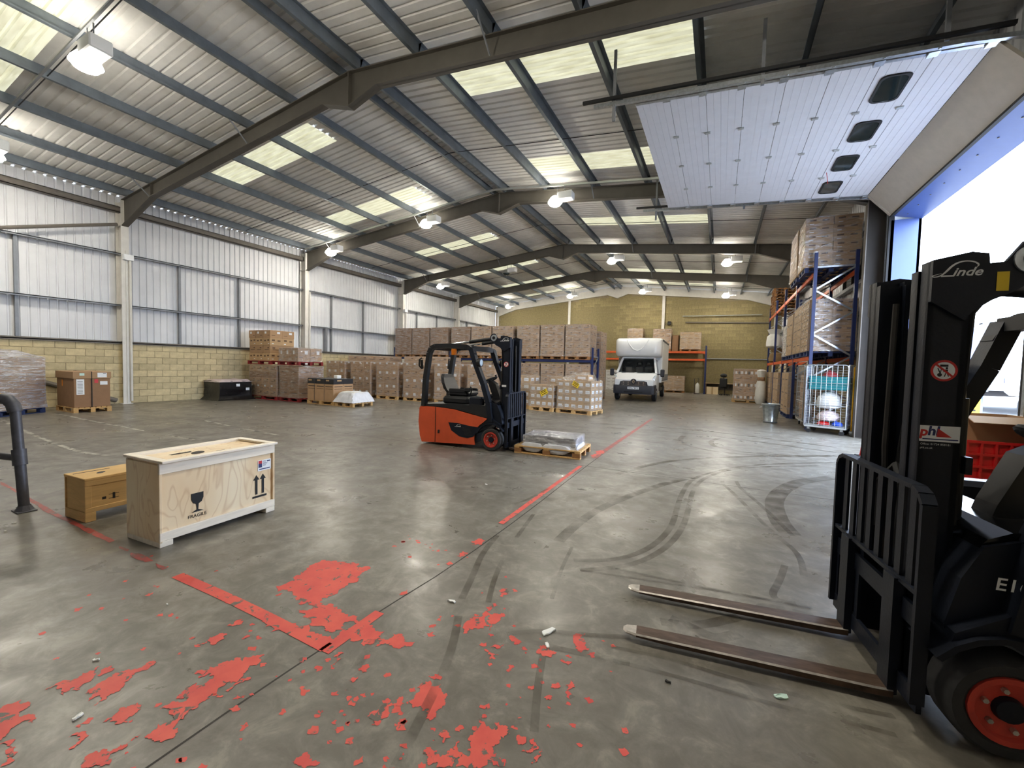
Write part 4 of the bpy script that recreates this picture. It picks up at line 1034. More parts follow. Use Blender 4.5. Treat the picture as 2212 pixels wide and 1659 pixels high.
    for s_ in (-1, 1):
        y = s_*.46
        b = MB()
        path = [(-1.53, .76), (-1.50, 1.3), (-1.42, 1.82), (-1.37, 1.91), (-1.28, 1.955), (-.9, 1.965), (-.56, 1.945), (-.47, 1.90), (-.42, 1.80)]
        for (xa, za), (xb, zb) in zip(path, path[1:]): b.bar((xa, y, za), (xb, y, zb), .085, .1, (0, 1, 0))
        b.build('rear_pillar', 'black_plastic', g)
        b = MB()
        path = [(-.47, 1.92), (-.38, 1.66), (-.20, 1.26), (-.08, .9), (-.02, .54)]
        for (xa, za), (xb, zb) in zip(path, path[1:]): b.bar((xa, y, za), (xb, y, zb), .09, .115, (0, 1, 0))
        b.build('front_pillar', 'truck_dark', g)
        b = MB(); b.bar((-1.57, y+s_*.03, 1.50), (-1.57, y+s_*.06, 1.68), .05, .03); b.tube([(-1.58, y+s_*.06, 1.52), (-1.60, y+s_*.09, 1.56), (-1.60, y+s_*.09, 1.68), (-1.57, y+s_*.05, 1.72)], .016, 6); b.build('grab_handle', 'black_rubber', g)
        b = MB(); b.lathe([(.02, -.05), (.07, -.03), (.085, .02), (.08, .05), (0, .05)], 16, (-.27, y+s_*.07, 1.65), 'x'); b.build('work_light', 'black_plastic', g, True)
        b = MB(); b.disc((-.219, y+s_*.07, 1.65), .06, (1, 0, 0)); b.build('light_lens', 'lens_clear', g)
    b = MB()
    for i in range(7): b.bar((-1.25+.125*i, -.44, 1.955), (-1.25+.125*i, .44, 1.955), .035, .03)
    b.bar((-1.35, -.46, 1.92), (-1.35, .46, 1.92), .08, .07); b.bar((-.47, -.46, 1.91), (-.47, .46, 1.91), .09, .08); b.build('roof_bars', 'black_plastic', g)
    b = MB(); b.lathe([(0, 1.80), (.06, 1.80), (.06, 1.90), (.05, 1.93), (0, 1.93)], 14, (-1.2, .1, 0)); b.build('beacon', 'amber', g)
    for s_ in (-1, 1):
        y = s_*.27
        tc = obj('tilt_cylinder', None, o)
        b = MB(); b.tube([(-.08, y, 2.115), (-.62, y, 2.05)], .035, 10); b.build('cylinder_barrel', 'black_plastic', tc, True)
        b = MB(); b.tube([(-.62, y, 2.05), (-1.12, y, 1.995)], .02, 8); b.build('cylinder_rod', 'chrome', tc, True)
    # wheels
    for s_ in (-1, 1):
        wh = obj('front_wheel', None, o)
        y0 = s_*.43
        prof = [(.0, -.085), (.13, -.085), (.135, -.07), (.16, -.09), (.195, -.088), (.212, -.06), (.214, 0), (.212, .06), (.195, .088), (.16, .09), (.135, .07), (.13, .085), (0, .085)]
        b = MB(); b.lathe([(r, h) for r, h in prof if r > .13], 32, (0, y0, .214), 'y', False); b.build('tyre', 'tyre', wh, True)
        e = s_*.088
        b = MB(); b.lathe([(.0, e*.7), (.055, e*.7), (.06, e*.72), (.10, e*.76), (.115, e*.8), (.122, e*1.02), (.145, e*1.02), (.145, 0), (0, 0)], 28, (0, y0, .214), 'y'); b.build('rim', 'rim_red', wh, True)
        b = MB(); b.lathe([(0, e*1.0), (.048, e*.96), (.055, e*.75), (.055, e*.4), (0, e*.4)], 18, (0, y0, .214), 'y'); b.build('hub', 'truck_dark', wh, True)
        b = MB()
        for k in range(6): b.lathe([(0, e*.95), (.011, e*.95), (.013, e*.5), (0, e*.5)], 6, (.085*math.cos(k*1.047+.3), y0, .214+.085*math.sin(k*1.047+.3)), 'y')
        b.build('wheel_nuts', 'fork_edge', wh)
    for s_ in (-1, 1):
        b = MB(); b.lathe([(.02, -.06), (.12, -.06), (.16, -.05), (.165, 0), (.16, .05), (.12, .06), (.02, .06)], 24, (-1.3, s_*.09, .165), 'y'); b.build('rear_wheel', 'tyre', o, True)
    # mast
    m = obj('mast', None, o)
    for s_ in (-1, 1):
        y = s_*.285
        b = MB()
        def chan(x0, x1, yo, w, z0, z1):
            yi = yo - s_*w
            b.box(x0, x1, min(yo, yo-s_*.018), max(yo, yo-s_*.018), z0, z1)
            for xa in (x0, x1-.022): b.box(xa, xa+.022, min(yo, yi), max(yo, yi), z0, z1)
        chan(.105, .255, y, .07, .07, 2.14); b.build('outer_channel', 'truck_dark', m)
        b = MB(); chan(.125, .262, y-s_*.078, .055, .1, 2.11); b.build('inner_channel', 'truck_dark', m)
        b = MB(); b.tube([(.05, s_*.16, .15), (.05, s_*.16, 1.5)], .035, 10); b.build('lift_cylinder', 'black_plastic', m, True)
        b = MB(); b.tube([(.05, s_*.16, 1.5), (.05, s_*.16, 2.03)], .022, 8); b.build('lift_rod', 'chrome', m, True)
        b = MB(); b.tube([(.20, s_*.12, 2.0), (.21, s_*.12, 1.2), (.18, s_*.12, .55)], .014, 6); b.build('lift_chain', 'scrap_dark', m)
        # bracket at the mast head that takes the tilt cylinder
        hp = [(.255, 2.14), (.255, 1.95), (.13, 1.86), (.105, 1.90), (.04, 1.95), (-.03, 1.985)] + arc(-.08, 2.125, .085, 225, 75, 7) + [(.0, 2.12), (.055, 2.115), (.06, 2.16), (.12, 2.17)]
        b = MB(); b.prism(hp, 'y', min(y, y+s_*.02), max(y, y+s_*.02)); hb = b.build('mast_head_bracket', 'truck_dark', m)
        b = MB(); b.lathe([(0, .0), (.06, .0), (.06, s_*.01), (0, s_*.01)], 20, (-.08, y+s_*.02, 2.125), 'y'); b.build('pivot_cap', 'galvanised', hb, True)
        b = MB(); b.lathe([(0, .0), (.03, .0), (.03, s_*.016), (0, s_*.016)], 14, (-.08, y+s_*.02, 2.125), 'y'); b.build('pivot_bolt', 'black_plastic', hb, True)
        script_logo('maker_logo', hb, (.222 if s_ > 0 else .09, y+s_*.0215, 2.075), (-s_*1.0, 0, 0), .086)
        # stickers on the outer channel
        yo = y + s_*.0012
        sg = obj('warning_sticker', None, m)
        cx, cz = .180, 1.63
        b = MB(); b.disc((cx, yo, cz), .05, (0, s_, 0), 28); b.build('red_ring', 'label_red', sg)
        b = MB(); b.disc((cx, yo+s_*.0006, cz), .04, (0, s_, 0), 28); b.build('white_ground', 'white_label', sg)
        b = MB()
        def q2(poly): b.add([(cx - s_*x, yo+s_*.0012, cz+z) for x, z in poly], [tuple(range(len(poly)))])
        q2([(-.016, .018), (.014, .018), (.014, .028), (-.016, .028)]); q2([(-.026, .012), (-.022, .012), (-.012, -.012), (-.017, -.012)]); q2([(-.012, .01), (-.009, .01), (-.012, -.012), (-.015, -.012)])
        q2([(-.016+.009*math.cos(k*.628), -.02+.009*math.sin(k*.628)) for k in range(10)]); q2([(.009+.005*math.cos(k*.785), .012+.005*math.sin(k*.785)) for k in range(8)])
        q2([(.003, .006), (.014, .006), (.012, -.01), (.005, -.01)]); q2([(.003, .004), (-.004, -.006), (-.001, -.008), (.005, 0)]); q2([(.005, -.01), (.008, -.01), (.004, -.028), (0, -.028)]); q2([(.009, -.01), (.012, -.01), (.019, -.027), (.015, -.027)])
        b.build('pictogram', 'print_black', sg)
        b = MB(); b.add([(cx - s_*x, yo+s_*.0018, cz+z) for x, z in ((-.034, .026), (-.028, .032), (.034, -.024), (.028, -.031))], [(0, 1, 2, 3)]); b.build('red_bar', 'label_red', sg)
        if s_ == near and near_text:
            pl = obj('dealer_label', None, m)
            MB().box(.106, .254, min(yo, yo+s_*.0006), max(yo, yo+s_*.0006), 1.295, 1.37).build('label_ground', 'white_label', pl)
            R_ = (-s_, 0, 0); yt = yo + s_*.0012
            text('label_letter', 'p', .06, 'label_red', pl, (.240, yt, 1.340), R_, (0, 0, 1), .12, 'CENTER', .002)
            text('label_letters', 'hl', .06, 'print_blue', pl, (.204, yt, 1.344), R_, (0, 0, 1), .12, 'CENTER', .002)
            b = MB(); b.add([(x, yt, z) for x, z in ((.187, 1.358), (.192, 1.318), (.135, 1.318))], [(0, 1, 2)]); b.build('label_triangle', 'label_red', pl)
            MB().box(.112, .243, yt-.0002, yt+.0002, 1.304, 1.309).build('label_strapline', 'print_blue', pl)
            text('dealer_phone', 'Office: 01724 858181', .013, 'logo_white', pl, (.250, yt, 1.282), R_, (0, 0, 1), 0, 'LEFT')
            text('dealer_web', 'phl.co.uk', .013, 'logo_white', pl, (.250, yt, 1.264), R_, (0, 0, 1), 0, 'LEFT')
            yl = y + s_*.0215
            ys = MB(); ys.box(-.012, .03, min(yl, yl+s_*.0006), max(yl, yl+s_*.0006), 1.99, 2.075); ys.build('yellow_caution_label', 'label_yellow', hb)
            text('model_lettering', 'E16', .075, 'logo_white', o, (.02, near*.5015, .74), R_, (0, 0, 1), .1, 'CENTER', .001)
        elif s_ == near:
            MB().box(.10, .19, min(yo, yo+s_*.0006), max(yo, yo+s_*.0006), 1.20, 1.24).build('data_label', 'white_label', m)
    for z0, z1 in ((.07, .2), (1.15, 1.23), (2.04, 2.13)): MB().box(.05, .075, -.28, .28, z0, z1).build('mast_crossbar', 'truck_dark', m)
    b = MB()
    for k, y in enumerate((-.1, -.06, .06, .1)): b.tube([(.1, y, .6), (.14, y*1.4, 1.1), (.12, y, 1.5), (.1, y, 2.0)], .012, 6)
    b.tube([(-.02, -.25, 2.05), (.07, -.24, 1.9), (.09, -.25, 1.5), (.09, -.25, .9)], .012, 6); b.tube([(-.02, .25, 2.05), (.07, .24, 1.9), (.09, .25, 1.5), (.09, .25, .9)], .012, 6)
    b.tube([(.24, -.1, .75), (.22, -.14, 1.0), (.2, -.02, 1.12), (.22, .1, 1.0), (.23, .08, .7)], .016, 6); b.build('hydraulic_hose', 'black_rubber', m, True)
    # carriage, backrest, forks
    ca = obj('fork_carriage', None, o)
    b = MB()
    for z0, z1 in ((.08, .17), (.44, .54)): b.box(.265, .285, -.46, .46, z0, z1)
    for y in (-.24, .24): b.box(.258, .266, y-.03, y+.03, .1, .6)
    for y in (-.44, -.16, .16, .44): b.box(.267, .283, y-.02, y+.02, .17, .44)
    b.build('carriage_plate', 'truck_dark', ca)
    lb_ = obj('load_backrest', None, o)
    b = MB(); W_ = .455
    P = [(.285, -W_, .12), (.285, -W_, 1.03), (.285, -W_+.03, 1.07), (.285, -W_+.08, 1.09), (.285, W_-.08, 1.09), (.285, W_-.03, 1.07), (.285, W_, 1.03), (.285, W_, .12)]
    for p, q in zip(P, P[1:]): b.bar(p, q, .055, .022, (0, 0, 1)) if abs(p[2]-q[2]) < .3 else b.bar(p, q, .022, .055, (1, 0, 0))
    b.bar((.285, -W_, .62), (.285, W_, .62), .04, .02); b.build('backrest_frame', 'truck_dark', lb_)
    for k in range(8):
        y = -W_ + 2*W_*(k+1)/9
        MB().bar((.285, y, .63), (.285, y, 1.08), .05, .014, (1, 0, 0)).build('backrest_bar', 'truck_dark', lb_)
    for y in (-.25, .25):
        f = obj('fork', None, o)
        b = MB()
        b.add([(.28, y-.05, .045), (.28, y+.05, .045), (.32, y+.05, .03), (.32, y-.05, .03), (.28, y-.05, .62), (.28, y+.05, .62), (.32, y+.05, .62), (.32, y-.05, .62)], [(0,1,2,3),(7,6,5,4),(0,4,5,1),(1,5,6,2),(2,6,7,3),(3,7,4,0)])
        b.build('fork_shank', 'truck_dark', f)
        b = MB()
        sec = [(.295, .055, .030, .068), (.37, .055, .026, .064), (1.30, .053, .030, .056), (1.50, .05, .036, .053), (1.555, .038, .04, .052), (1.575, .018, .043, .051)]
        vs = []
        for x, w, z0, z1 in sec: vs += [(x, y-w, z0), (x, y+w, z0), (x, y+w, z1-.007), (x, y+w-.009, z1), (x, y-w+.009, z1), (x, y-w, z1-.007)]
        for i in range(len(sec)-1):
            for k in range(6):
                a_, c_ = i*6+k, i*6+(k+1) % 6
                b.cur = 1 if k in (2, 4) or i >= 3 else 0
                b.add([], []); b.f.append((a_, c_, c_+6, a_+6)); b.mi.append(b.cur)
        b.v = vs; b.f.append((0, 1, 2, 3, 4, 5)); b.mi.append(0); b.f.append(tuple(len(vs)-6+k for k in range(6))); b.mi.append(1)
        b.build('fork_blade', ['fork_steel', 'fork_edge'], f)
    return o
forklift('counterbalance_forklift', 'dark counterbalance forklift with bare forks lowered by the loading door', (1.075, 2.938, 0), math.radians(187.5), 'truck_orange', 1, True)
forklift('electric_forklift', 'orange and black electric forklift with its forks under a wooden pallet', (-3.80, 7.20, 0), math.radians(3.5), 'truck_orange', -1, False)
# ------------------------------------------------------------ pallet in front of the orange forklift, with a bagged slab
pl = thing('wooden_pallet', 'bare wooden pallet carrying a bagged slab before the orange forklift', 'pallet', (-2.755, 7.30, 0), math.radians(3.8))
for nm, *q in pallet_boards(1.24, .86):
    q[2] += 0; MB().cbox(*q, .003).build(nm, 'pallet_wood' if nm != 'block' else 'pallet_brown', pl)
sb = thing('bagged_slab', 'flat grey slab in a loose clear and white plastic bag on the pallet', 'bagged slab', (-2.74, 7.30, .146), math.radians(3.8))
b = MB(); b.cbox(-.47, .47, -.31, .31, .015, .185, .02); b.build('slab_core', 'foam_grey', sb)
obj('clear_bag', wrap_mesh(.98, .66, .19, 77, .02, .10, 'wrap_mid'), sb)
def drape(w, d, h, seed, mat, parent, name, lip=.08, bulge=.02, z0=0.0, n=18, crown=.0):
    vs, fs = [], []
    for j in range(n+1):
        for i in range(n+1):
            u, v_ = -1+2*i/n, -1+2*j/n
            r = max(abs(u), abs(v_))
            x, y = u*w/2, v_*d/2
            z = h + crown*(1-r)
            if r > .72:
                q = (r-.72)/.28
                z = h*(1-q)**1.0 + .004
                k = (.86 + .14*q) / r
                x, y = x*(.72*1.06/ r if q < .5 else 1)*1.0, y*(.72*1.06/r if q < .5 else 1)*1.0
            nz = noise.noise(Vector((x*5+seed, y*5, z*6)))
            x += bulge*nz; y += bulge*noise.noise(Vector((y*5, x*5+seed, 3)))
            vs.append((x, y, max(z + .025*nz*(1 if r < .9 else .2), .003) + z0))
    fs = [(j*(n+1)+i, j*(n+1)+i+1, (j+1)*(n+1)+i+1, (j+1)*(n+1)+i) for j in range(n) for i in range(n)]
    b = MB(); b.add(vs, fs)
    return b.build(name, mat, parent, True)
for s_, (x, y, rx, ry) in enumerate(((-.30, -.375, .20, .04), (.16, -.38, .26, .04), (.51, 0, .03, .3), (0, .36, .45, .03))):
    b = MB(); b.lathe([(0, -.07), (.6, -.06), (.95, -.01), (1, .05), (.8, .09), (0, .1)], 18)
    b.v = [(x + p[0]*rx, y + p[1]*ry, -.035 + p[2]*1.0 + .012*noise.noise(Vector(p)*4)) for p in b.v]
    b.build('bag_fold', 'film_white', sb, True)

# ------------------------------------------------------------ goods along the left wall
load('wrapped_pallet', 'tall pallet of boxes under cloudy film standing nearest the handrail', 'wrapped pallet', (-16.66, 3.62, 0), math.radians(122.9), 1.2, 1.0, (2, 2, 5), .27, BROWN, 'pallet_blue', 'wrap_heavy', seed=1, top=.1, peak=.08)
bb = thing('boxed_pallet', 'brown lidded carton with paper labels strapped to a wooden pallet', 'box pallet', (-16.40, 5.12, 0), 0)
obj('pallet', pallet_mesh(1.2, .8, 'pallet_wood'), bb)
MB().cbox(-.58, .58, -.38, .38, .146, .96, .008).build('carton_body', 'carton_dark', bb)
MB().cbox(-.6, .6, -.4, .4, .945, 1.14, .008).build('carton_lid', 'carton', bb)
b = MB()
for y in (-.02,): b.box(.578, .604, y-.01, y+.01, .145, 1.145); b.box(-.604, .604, y-.01, y+.01, 1.14, 1.144)
b.build('strap', 'print_dark', bb)
X = .581
for nm, m_, x, y0, y1, z0, z1 in (('paper_label', 'white_label', X, -.33, -.17, .5, .93), ('lid_label', 'white_label', .601, .1, .3, .98, 1.11), ('lid_label', 'label_mint', .601, -.27, -.17, 1.03, 1.1), ('red_label', 'label_red', X, .04, .12, .82, .93), ('paper_label', 'white_label', X, .16, .32, .77, .87)):
    MB().box(x, x+.003, y0, y1, z0, z1).build(nm, m_, bb)
b = MB()
for i in range(9): b.box(X+.003, X+.004, -.31, -.2, .54+i*.04, .55+i*.04)
b.box(.604, .605, .22, .28, 1.085, 1.1); b.build('label_print', 'print_dark', bb)
MB().box(-.02-.2, .03-.2, -.384, -.38, .72, .9).build('orange_label', 'label_orange', bb)

bk = thing('black_wrapped_pallet', 'low pallet wrapped in black film with a pale film top', 'wrapped pallet', (-17.42, 9.62, 0), math.radians(1), )
obj('pallet', pallet_mesh(1.0, 1.2, 'pallet_brown'), bk)
MB().cbox(-.45, .45, -.55, .55, .145, .66, .03).build('boxed_goods', 'carton_black', bk)
b = MB(); me = wrap_mesh(1.0, 1.2, .74, 17, .03, .16, 'film_black', 0.0, .05); obj('black_film', me, bk)
drape(1.1, 1.3, .10, 9, 'film_pink', bk, 'top_sheet', z0=.70, bulge=.03)
for y, z in ((.05, .58), (.42, .42)): MB().box(.545, .55, y-.07, y+.07, z-.05, z+.05).build('paper_label', 'white_label', bk)

RL = 'stacks of cartons on red pallets'
load('red_pallet_load', 'lower stack of plain cartons on a red pallet beside the black wrapped pallet', 'wrapped pallet', (-16.55, 11.0, 0), 0, 1.75, 1.1, (4, 2, 5), .245, [PLAIN, LABEL, PLAIN, BROWN, PLAIN], 'pallet_red', 'wrap_clear', RL, 3, pw=(1.8, 1.1))
load('red_pallet_load', 'lower tall wrapped cartons on a red pallet by the black banded boxes', 'wrapped pallet', (-14.98, 11.05, 0), 0, 1.12, 1.1, (2, 2, 3), .41, BROWN, 'pallet_red', 'wrap_clear', RL, 4, pw=(1.2, 1.1))
load('red_pallet_load', 'upper stepped stack of tan cartons with paper labels on a red pallet', 'wrapped pallet', (-16.8, 11.0, 1.415), 0, 1.35, 1.05, (3, 2, 4), .31, [TAN, PLAIN, TAN, LABEL], 'pallet_red', None, RL, 5, pw=(1.5, 1.1), skip=lambda i, j, k: k == 3 and i == 0 and j == 1, jit=.015)
load('red_pallet_load', 'upper low layer of cartons on a red pallet topped with film', 'wrapped pallet', (-14.98, 11.0, 1.415), 0, 1.12, 1.05, (3, 2, 1), .52, LABEL, 'pallet_red', 'wrap_clear', RL, 6, pw=(1.25, 1.1), top=.03)
o = load('banded_box_pallet', 'cartons with black printed lids banded on a wooden pallet', 'box pallet', (-13.2, 10.95, 0), math.radians(3), 1.32, .95, (3, 2, 1), .62, ('carton', ((-.4, .4, .84, .88, 4), (-.4, .4, .7, .73, 3))), 'pallet_wood', None, None, 8, pw=(1.35, .95))
for i in range(3):
    for j in range(2): MB().cbox(-.655+i*.44, -.225+i*.44, -.47+j*.475, j*.475-.0, .768, .96, .006).build('black_lid', ['carton_black', 'label_orange'], o)
b = MB()
for i in range(3):
    b.box(-.6+i*.44, -.44+i*.44, -.474, -.47, .87, .92)
b.box(.656, .66, -.3, -.1, .87, .92); b.build('lid_print', 'carton_light', o)
b = MB()
for x in (-.3, .2): b.box(x-.008, x+.008, -.479, -.474, .145, .965)
b.build('band', 'rail_grey', o)
MB().cbox(.25, .45, -.1, .1, .962, 1.09, .02).build('paper_bundle', 'paper', o)
bp = thing('bagged_pallet', 'low pallet of crumpled white film covered goods beside the banded boxes', 'wrapped pallet', (-11.95, 10.95, 0), math.radians(2))
obj('pallet', pallet_mesh(.86, .98, 'pallet_wood'), bp)
MB().cbox(-.34, .34, -.4, .4, .146, .36, .03).build('sack_core', 'foam_grey', bp)
drape(.96, 1.08, .33, 21, 'film_white', bp, 'film_cover', z0=.146, bulge=.03, crown=.06)
for i, a in enumerate((-.18, .14)): drape(.42, .8, .09, 30+i, 'bag_white', bp, 'sack', z0=.42).location = (a, 0, 0)

# rows of cartons on wooden pallets in front of the low racking
ORD = ('first', 'second', 'third', 'fourth', 'fifth', 'sixth', 'seventh', 'eighth', 'ninth')
RG = 'row of wrapped carton pallets behind the orange forklift'
for i, x in enumerate((-16.2, -14.65, -13.1, -11.6, -9.98, -8.4)):
    load('wrapped_carton_pallet', 'white labelled carton pallet in the row behind the forklift, ' + ORD[i] + ' from the left wall', 'wrapped pallet', (x, 14.2 + .05*i, 0), math.radians(.6*i), 1.2, .98, (3, 2, 5), .296, [PLAIN, LABELS, PLAIN, LABELS, ('carton', ((-.12, .14, .72, .97, 2),))] if i % 2 == 0 else [LABELS, PLAIN, LABELS, PLAIN, ('carton', ((-.12, .14, .72, .97, 2),))], 'pallet_wood', 'wrap_clear', RG, 20+i)
for i, (x, w) in enumerate(((-15.6, 2.6), (-12.0, 2.5))):
    load('wrapped_carton_pallet', ('wide pale carton layer showing over the front row by the left wall', 'wide pale carton layer showing over the front row beside the forklift')[i], 'wrapped pallet', (x, 15.6, 0), 0, w, 1.0, (4, 1, 6), .295, PLAIN, 'pallet_wood', 'wrap_clear', None, 40+i, pw=(w, 1.0))

def upright_frame(b, x0, x1, y, h, w=.09, axis='x'):
    pass
def rack(name, label, org, nb, bay, depth, levels, height, along, beam_mat, ends=True):
    """pallet racking; along='x' or 'y'; origin at the front left foot"""
    o = thing(name, label, 'rack', org, 0)
    W = (lambda a, d, z: (a, d, z)) if along == 'x' else (lambda a, d, z: (d, a, z))
    for i in range(nb+1):
        f = obj('upright_frame', None, o)
        for d in (0, depth):
            c0, c1 = W(i*bay-.045, d-.04, 0), W(i*bay+.045, d+.04, height)
            q = MB(); q.box(c0[0], c1[0], c0[1], c1[1], 0, height); q.box(c0[0]-.03, c1[0]+.03, c0[1]-.03, c1[1]+.03, 0, .01)
            q.build('upright', 'rack_blue', f)
        zs = [.25]
        while zs[-1] + .62 < height - .1: zs.append(zs[-1] + .62)
        q = MB()
        for k, z in enumerate(zs[:-1]):
            a, e = (0, depth) if k % 2 == 0 else (depth, 0)
            q.bar(W(i*bay, a, z), W(i*bay, e, zs[k+1]), .035, .045)
        q.bar(W(i*bay, 0, zs[-1]+.02), W(i*bay, depth, zs[-1]+.02), .035, .045); q.bar(W(i*bay, 0, .18), W(i*bay, depth, .18), .035, .045)
        q.build('bracing', 'galvanised', f)
    for z in levels:
        for i in range(nb):
            for d in (0, depth):
                q = MB(); q.cbox(*[c for p in zip(W(i*bay+.05, d-.025, z-.12), W((i+1)*bay-.05, d+.025, z)) for c in p], .006)
                q.build('beam', beam_mat, o)
                for e in (i*bay+.06, (i+1)*bay-.06):
                    q = MB(); sgn = -1 if d == 0 else 1
                    q.cbox(*[c for p in zip(W(e-.025, d+sgn*.028-.006, z-.2), W(e+.025, d+sgn*.028+.006, z+.03)) for c in p], .003); q.build('beam_connector', beam_mat, o)
    return o
rack('pallet_racking', 'long low blue pallet racking carrying a row of tall carton stacks', (-17.45, 19.05, 0), 3, 4.03, 1.0, (1.98,), 2.55, 'x', 'rack_blue')
LG, UG = 'wrapped stacks on the floor under the blue racking', 'wrapped stacks on the beams of the blue racking'
xs = [-17.45 + 4.03*q + e for q in range(3) for e in (.72, 2.02, 3.31)]
for i, x in enumerate(xs):
    st = BROWN if i < 4 else PLAIN
    w = 1.21
    load('wrapped_carton_stack', 'wrapped carton stack up on the blue racking beams, ' + ORD[i] + ' from the left wall', 'wrapped pallet', (x, 19.5, 1.985), 0, w, 1.1, (3, 2, 5), .305, st, 'pallet_brown', 'wrap_clear', UG, 50+i, pw=(w, 1.1))
    if i not in (0, 1): load('wrapped_carton_stack', 'wrapped carton stack on the floor under the blue beams, ' + ORD[i-2] + ' from the left wall', 'wrapped pallet', (x, 19.6, 0), 0, w, 1.05, (3, 2, 5), .325, st, 'pallet_brown', 'wrap_clear', LG, 70+i, pw=(w, 1.05))
load('wrapped_carton_stack', 'wrapped carton stack standing behind the right end of the blue racking', 'wrapped pallet', (-5.9, 21.0, 0), 0, 1.1, 1.1, (2, 2, 8), .41, PLAIN, 'pallet_brown', 'wrap_clear', None, 90)

# pallets with white carton labels and yellow hazard stickers
def stickers(o, spots, y, s_=.13):
    for x, z, a in spots:
        q = MB(); c_, n_ = math.cos(a), math.sin(a)
        P = [(x + (u*c_-v_*n_)*s_, z + (u*n_+v_*c_)*s_) for u, v_ in ((-1, -.62), (1, -.62), (1, .62), (-1, .62))]
        q.prism(P, 'y', y-.004, y); k = q.build('hazard_sticker', 'label_yellow', o)
        q = MB()
        for t0 in (-.3, .12, .45):
            q.prism([(x + (u*c_-v_*n_)*s_, z + (u*n_+v_*c_)*s_) for u, v_ in ((-.8, t0-.1), (.7, t0-.1), (.7, t0+.06), (-.8, t0+.06))], 'y', y-.0055, y-.004)
        q.build('sticker_print', 'print_black', k)
LBL = ('carton_light', ((-.3, .3, .3, .72, 2), (-.2, .2, .45, .5, 3)))
o = load('labelled_carton_pallet', 'draped pallet of white labelled cartons with a diamond yellow sticker', 'wrapped pallet', (-4.42, 14.22, 0), math.radians(-9), 1.3, .95, (5, 3, 4), .25, LBL, 'pallet_wood', 'wrap_clear', None, 95, top=.12, peak=.15, pw=(1.35, 1.0))
stickers(o, ((.08, 1.02, -.5),), -.50)
load_top = obj('carton', carton_mesh(.5, .4, .2, LBL), o, (.15, 0, 1.15))
o = load('labelled_carton_pallet', 'lower pallet of white labelled cartons with a tilted yellow sticker', 'wrapped pallet', (-5.70, 14.35, 0), math.radians(-7), .95, .95, (4, 3, 3), .265, LBL, 'pallet_wood', 'wrap_clear', None, 96, pw=(1.0, 1.0))
stickers(o, ((.12, .68, .5),), -.50, .15)
load('labelled_carton_pallet', 'labelled cartons peeping out between the two stickered pallets', 'wrapped pallet', (-5.55, 15.6, 0), 0, .8, .8, (3, 2, 4), .27, LBL, 'pallet_wood', 'wrap_clear', None, 97)
load('labelled_carton_pallet', 'labelled cartons standing right behind the orange forklift mast', 'wrapped pallet', (-6.85, 14.7, 0), 0, .95, .9, (3, 2, 4), .275, LBL, 'pallet_wood', 'wrap_clear', None, 98)

# ------------------------------------------------------------ far end: van, gable racking, desk
vn = thing('luton_van', 'white box van with curtain sides parked facing the loading floor', 'van', (-3.85, 21.98, 0), math.radians(1.8))
# local: x right as seen from the front is +x, front faces -y, front axle at y=0
def loft(secs, name, mats, parent, smooth=True):
    b = MB(); n = len(secs[0])
    vs = [p for s_ in secs for p in s_]
    fs = [(i*n+k, i*n+(k+1) % n, (i+1)*n+(k+1) % n, (i+1)*n+k) for i in range(len(secs)-1) for k in range(n)]
    fs += [tuple(range(n))[::-1], tuple(range((len(secs)-1)*n, len(secs)*n))]
    b.add(vs, fs); return b.build(name, mats, parent, smooth)
def sec(y, hw, z0, z1, r, sh=0.0):
    P = []
    for cx_, cz_, a0 in ((hw-r-sh, z1-r, 0), (-(hw-r-sh), z1-r, 90), (-(hw-r), z0+r*.4, 180), (hw-r, z0+r*.4, 270)):
        for k in range(4):
            a = math.radians(a0+k*30); rz = r if a0 < 180 else r*.4
            P.append((cx_ + r*math.cos(a), y, cz_ + rz*math.sin(a)))
    return P
loft([sec(-.86, .78, .80, .95, .05), sec(-.84, .92, .55, 1.08, .08), sec(-.62, 1.0, .45, 1.17, .1), sec(-.1, 1.02, .42, 1.36, .1), sec(.0, 1.02, .42, 1.42, .1), sec(1.1, 1.02, .40, 1.46, .08)], 'cab_body', 'van_white', vn)
b = MB()
A = [(-.97, -.02, 1.40), (.97, -.02, 1.40), (.80, .62, 2.20), (-.80, .62, 2.20)]
b.add(A + [(-1.0, 1.1, 1.40), (1.0, 1.1, 1.40), (.84, 1.1, 2.28), (-.84, 1.1, 2.28), (.80, .66, 2.27), (-.80, .66, 2.27)], [(2, 3, 9, 8), (1, 5, 6, 8, 2), (0, 3, 9, 7, 4), (8, 9, 7, 6)])
for s_ in (-1, 1): b.bar((s_*.97, -.02, 1.40), (s_*.80, .62, 2.20), .1, .06)
b.bar((-.8, .62, 2.21), (.8, .62, 2.21), .08, .07); b.build('cab_roof', 'van_white', vn)
b = MB(); b.quad((-.93, -.012, 1.40), (.93, -.012, 1.40), (.77, .60, 2.17), (-.77, .60, 2.17)); b.build('windscreen', 'glass_pane', vn)
b = MB(); b.box(-.93, .93, .05, .5, 1.36, 1.42); b.box(-.9, .9, .95, 1.05, 1.3, 2.1); b.build('cab_interior', 'print_black', vn)
b = MB()
for x in (-.5, .05, .5): b.cbox(x-.23, x+.23, .72, .9, 1.3, 1.78, .06); b.cbox(x-.13, x+.13, .74, .88, 1.8, 2.0, .05)
b.build('cab_seats', 'seat_black', vn)
b = MB(); b.bar((-.75, -.03, 1.415), (-.1, .08, 1.44), .03, .02); b.bar((.05, -.03, 1.415), (.75, .02, 1.44), .03, .02); b.build('wipers', 'black_plastic', vn)
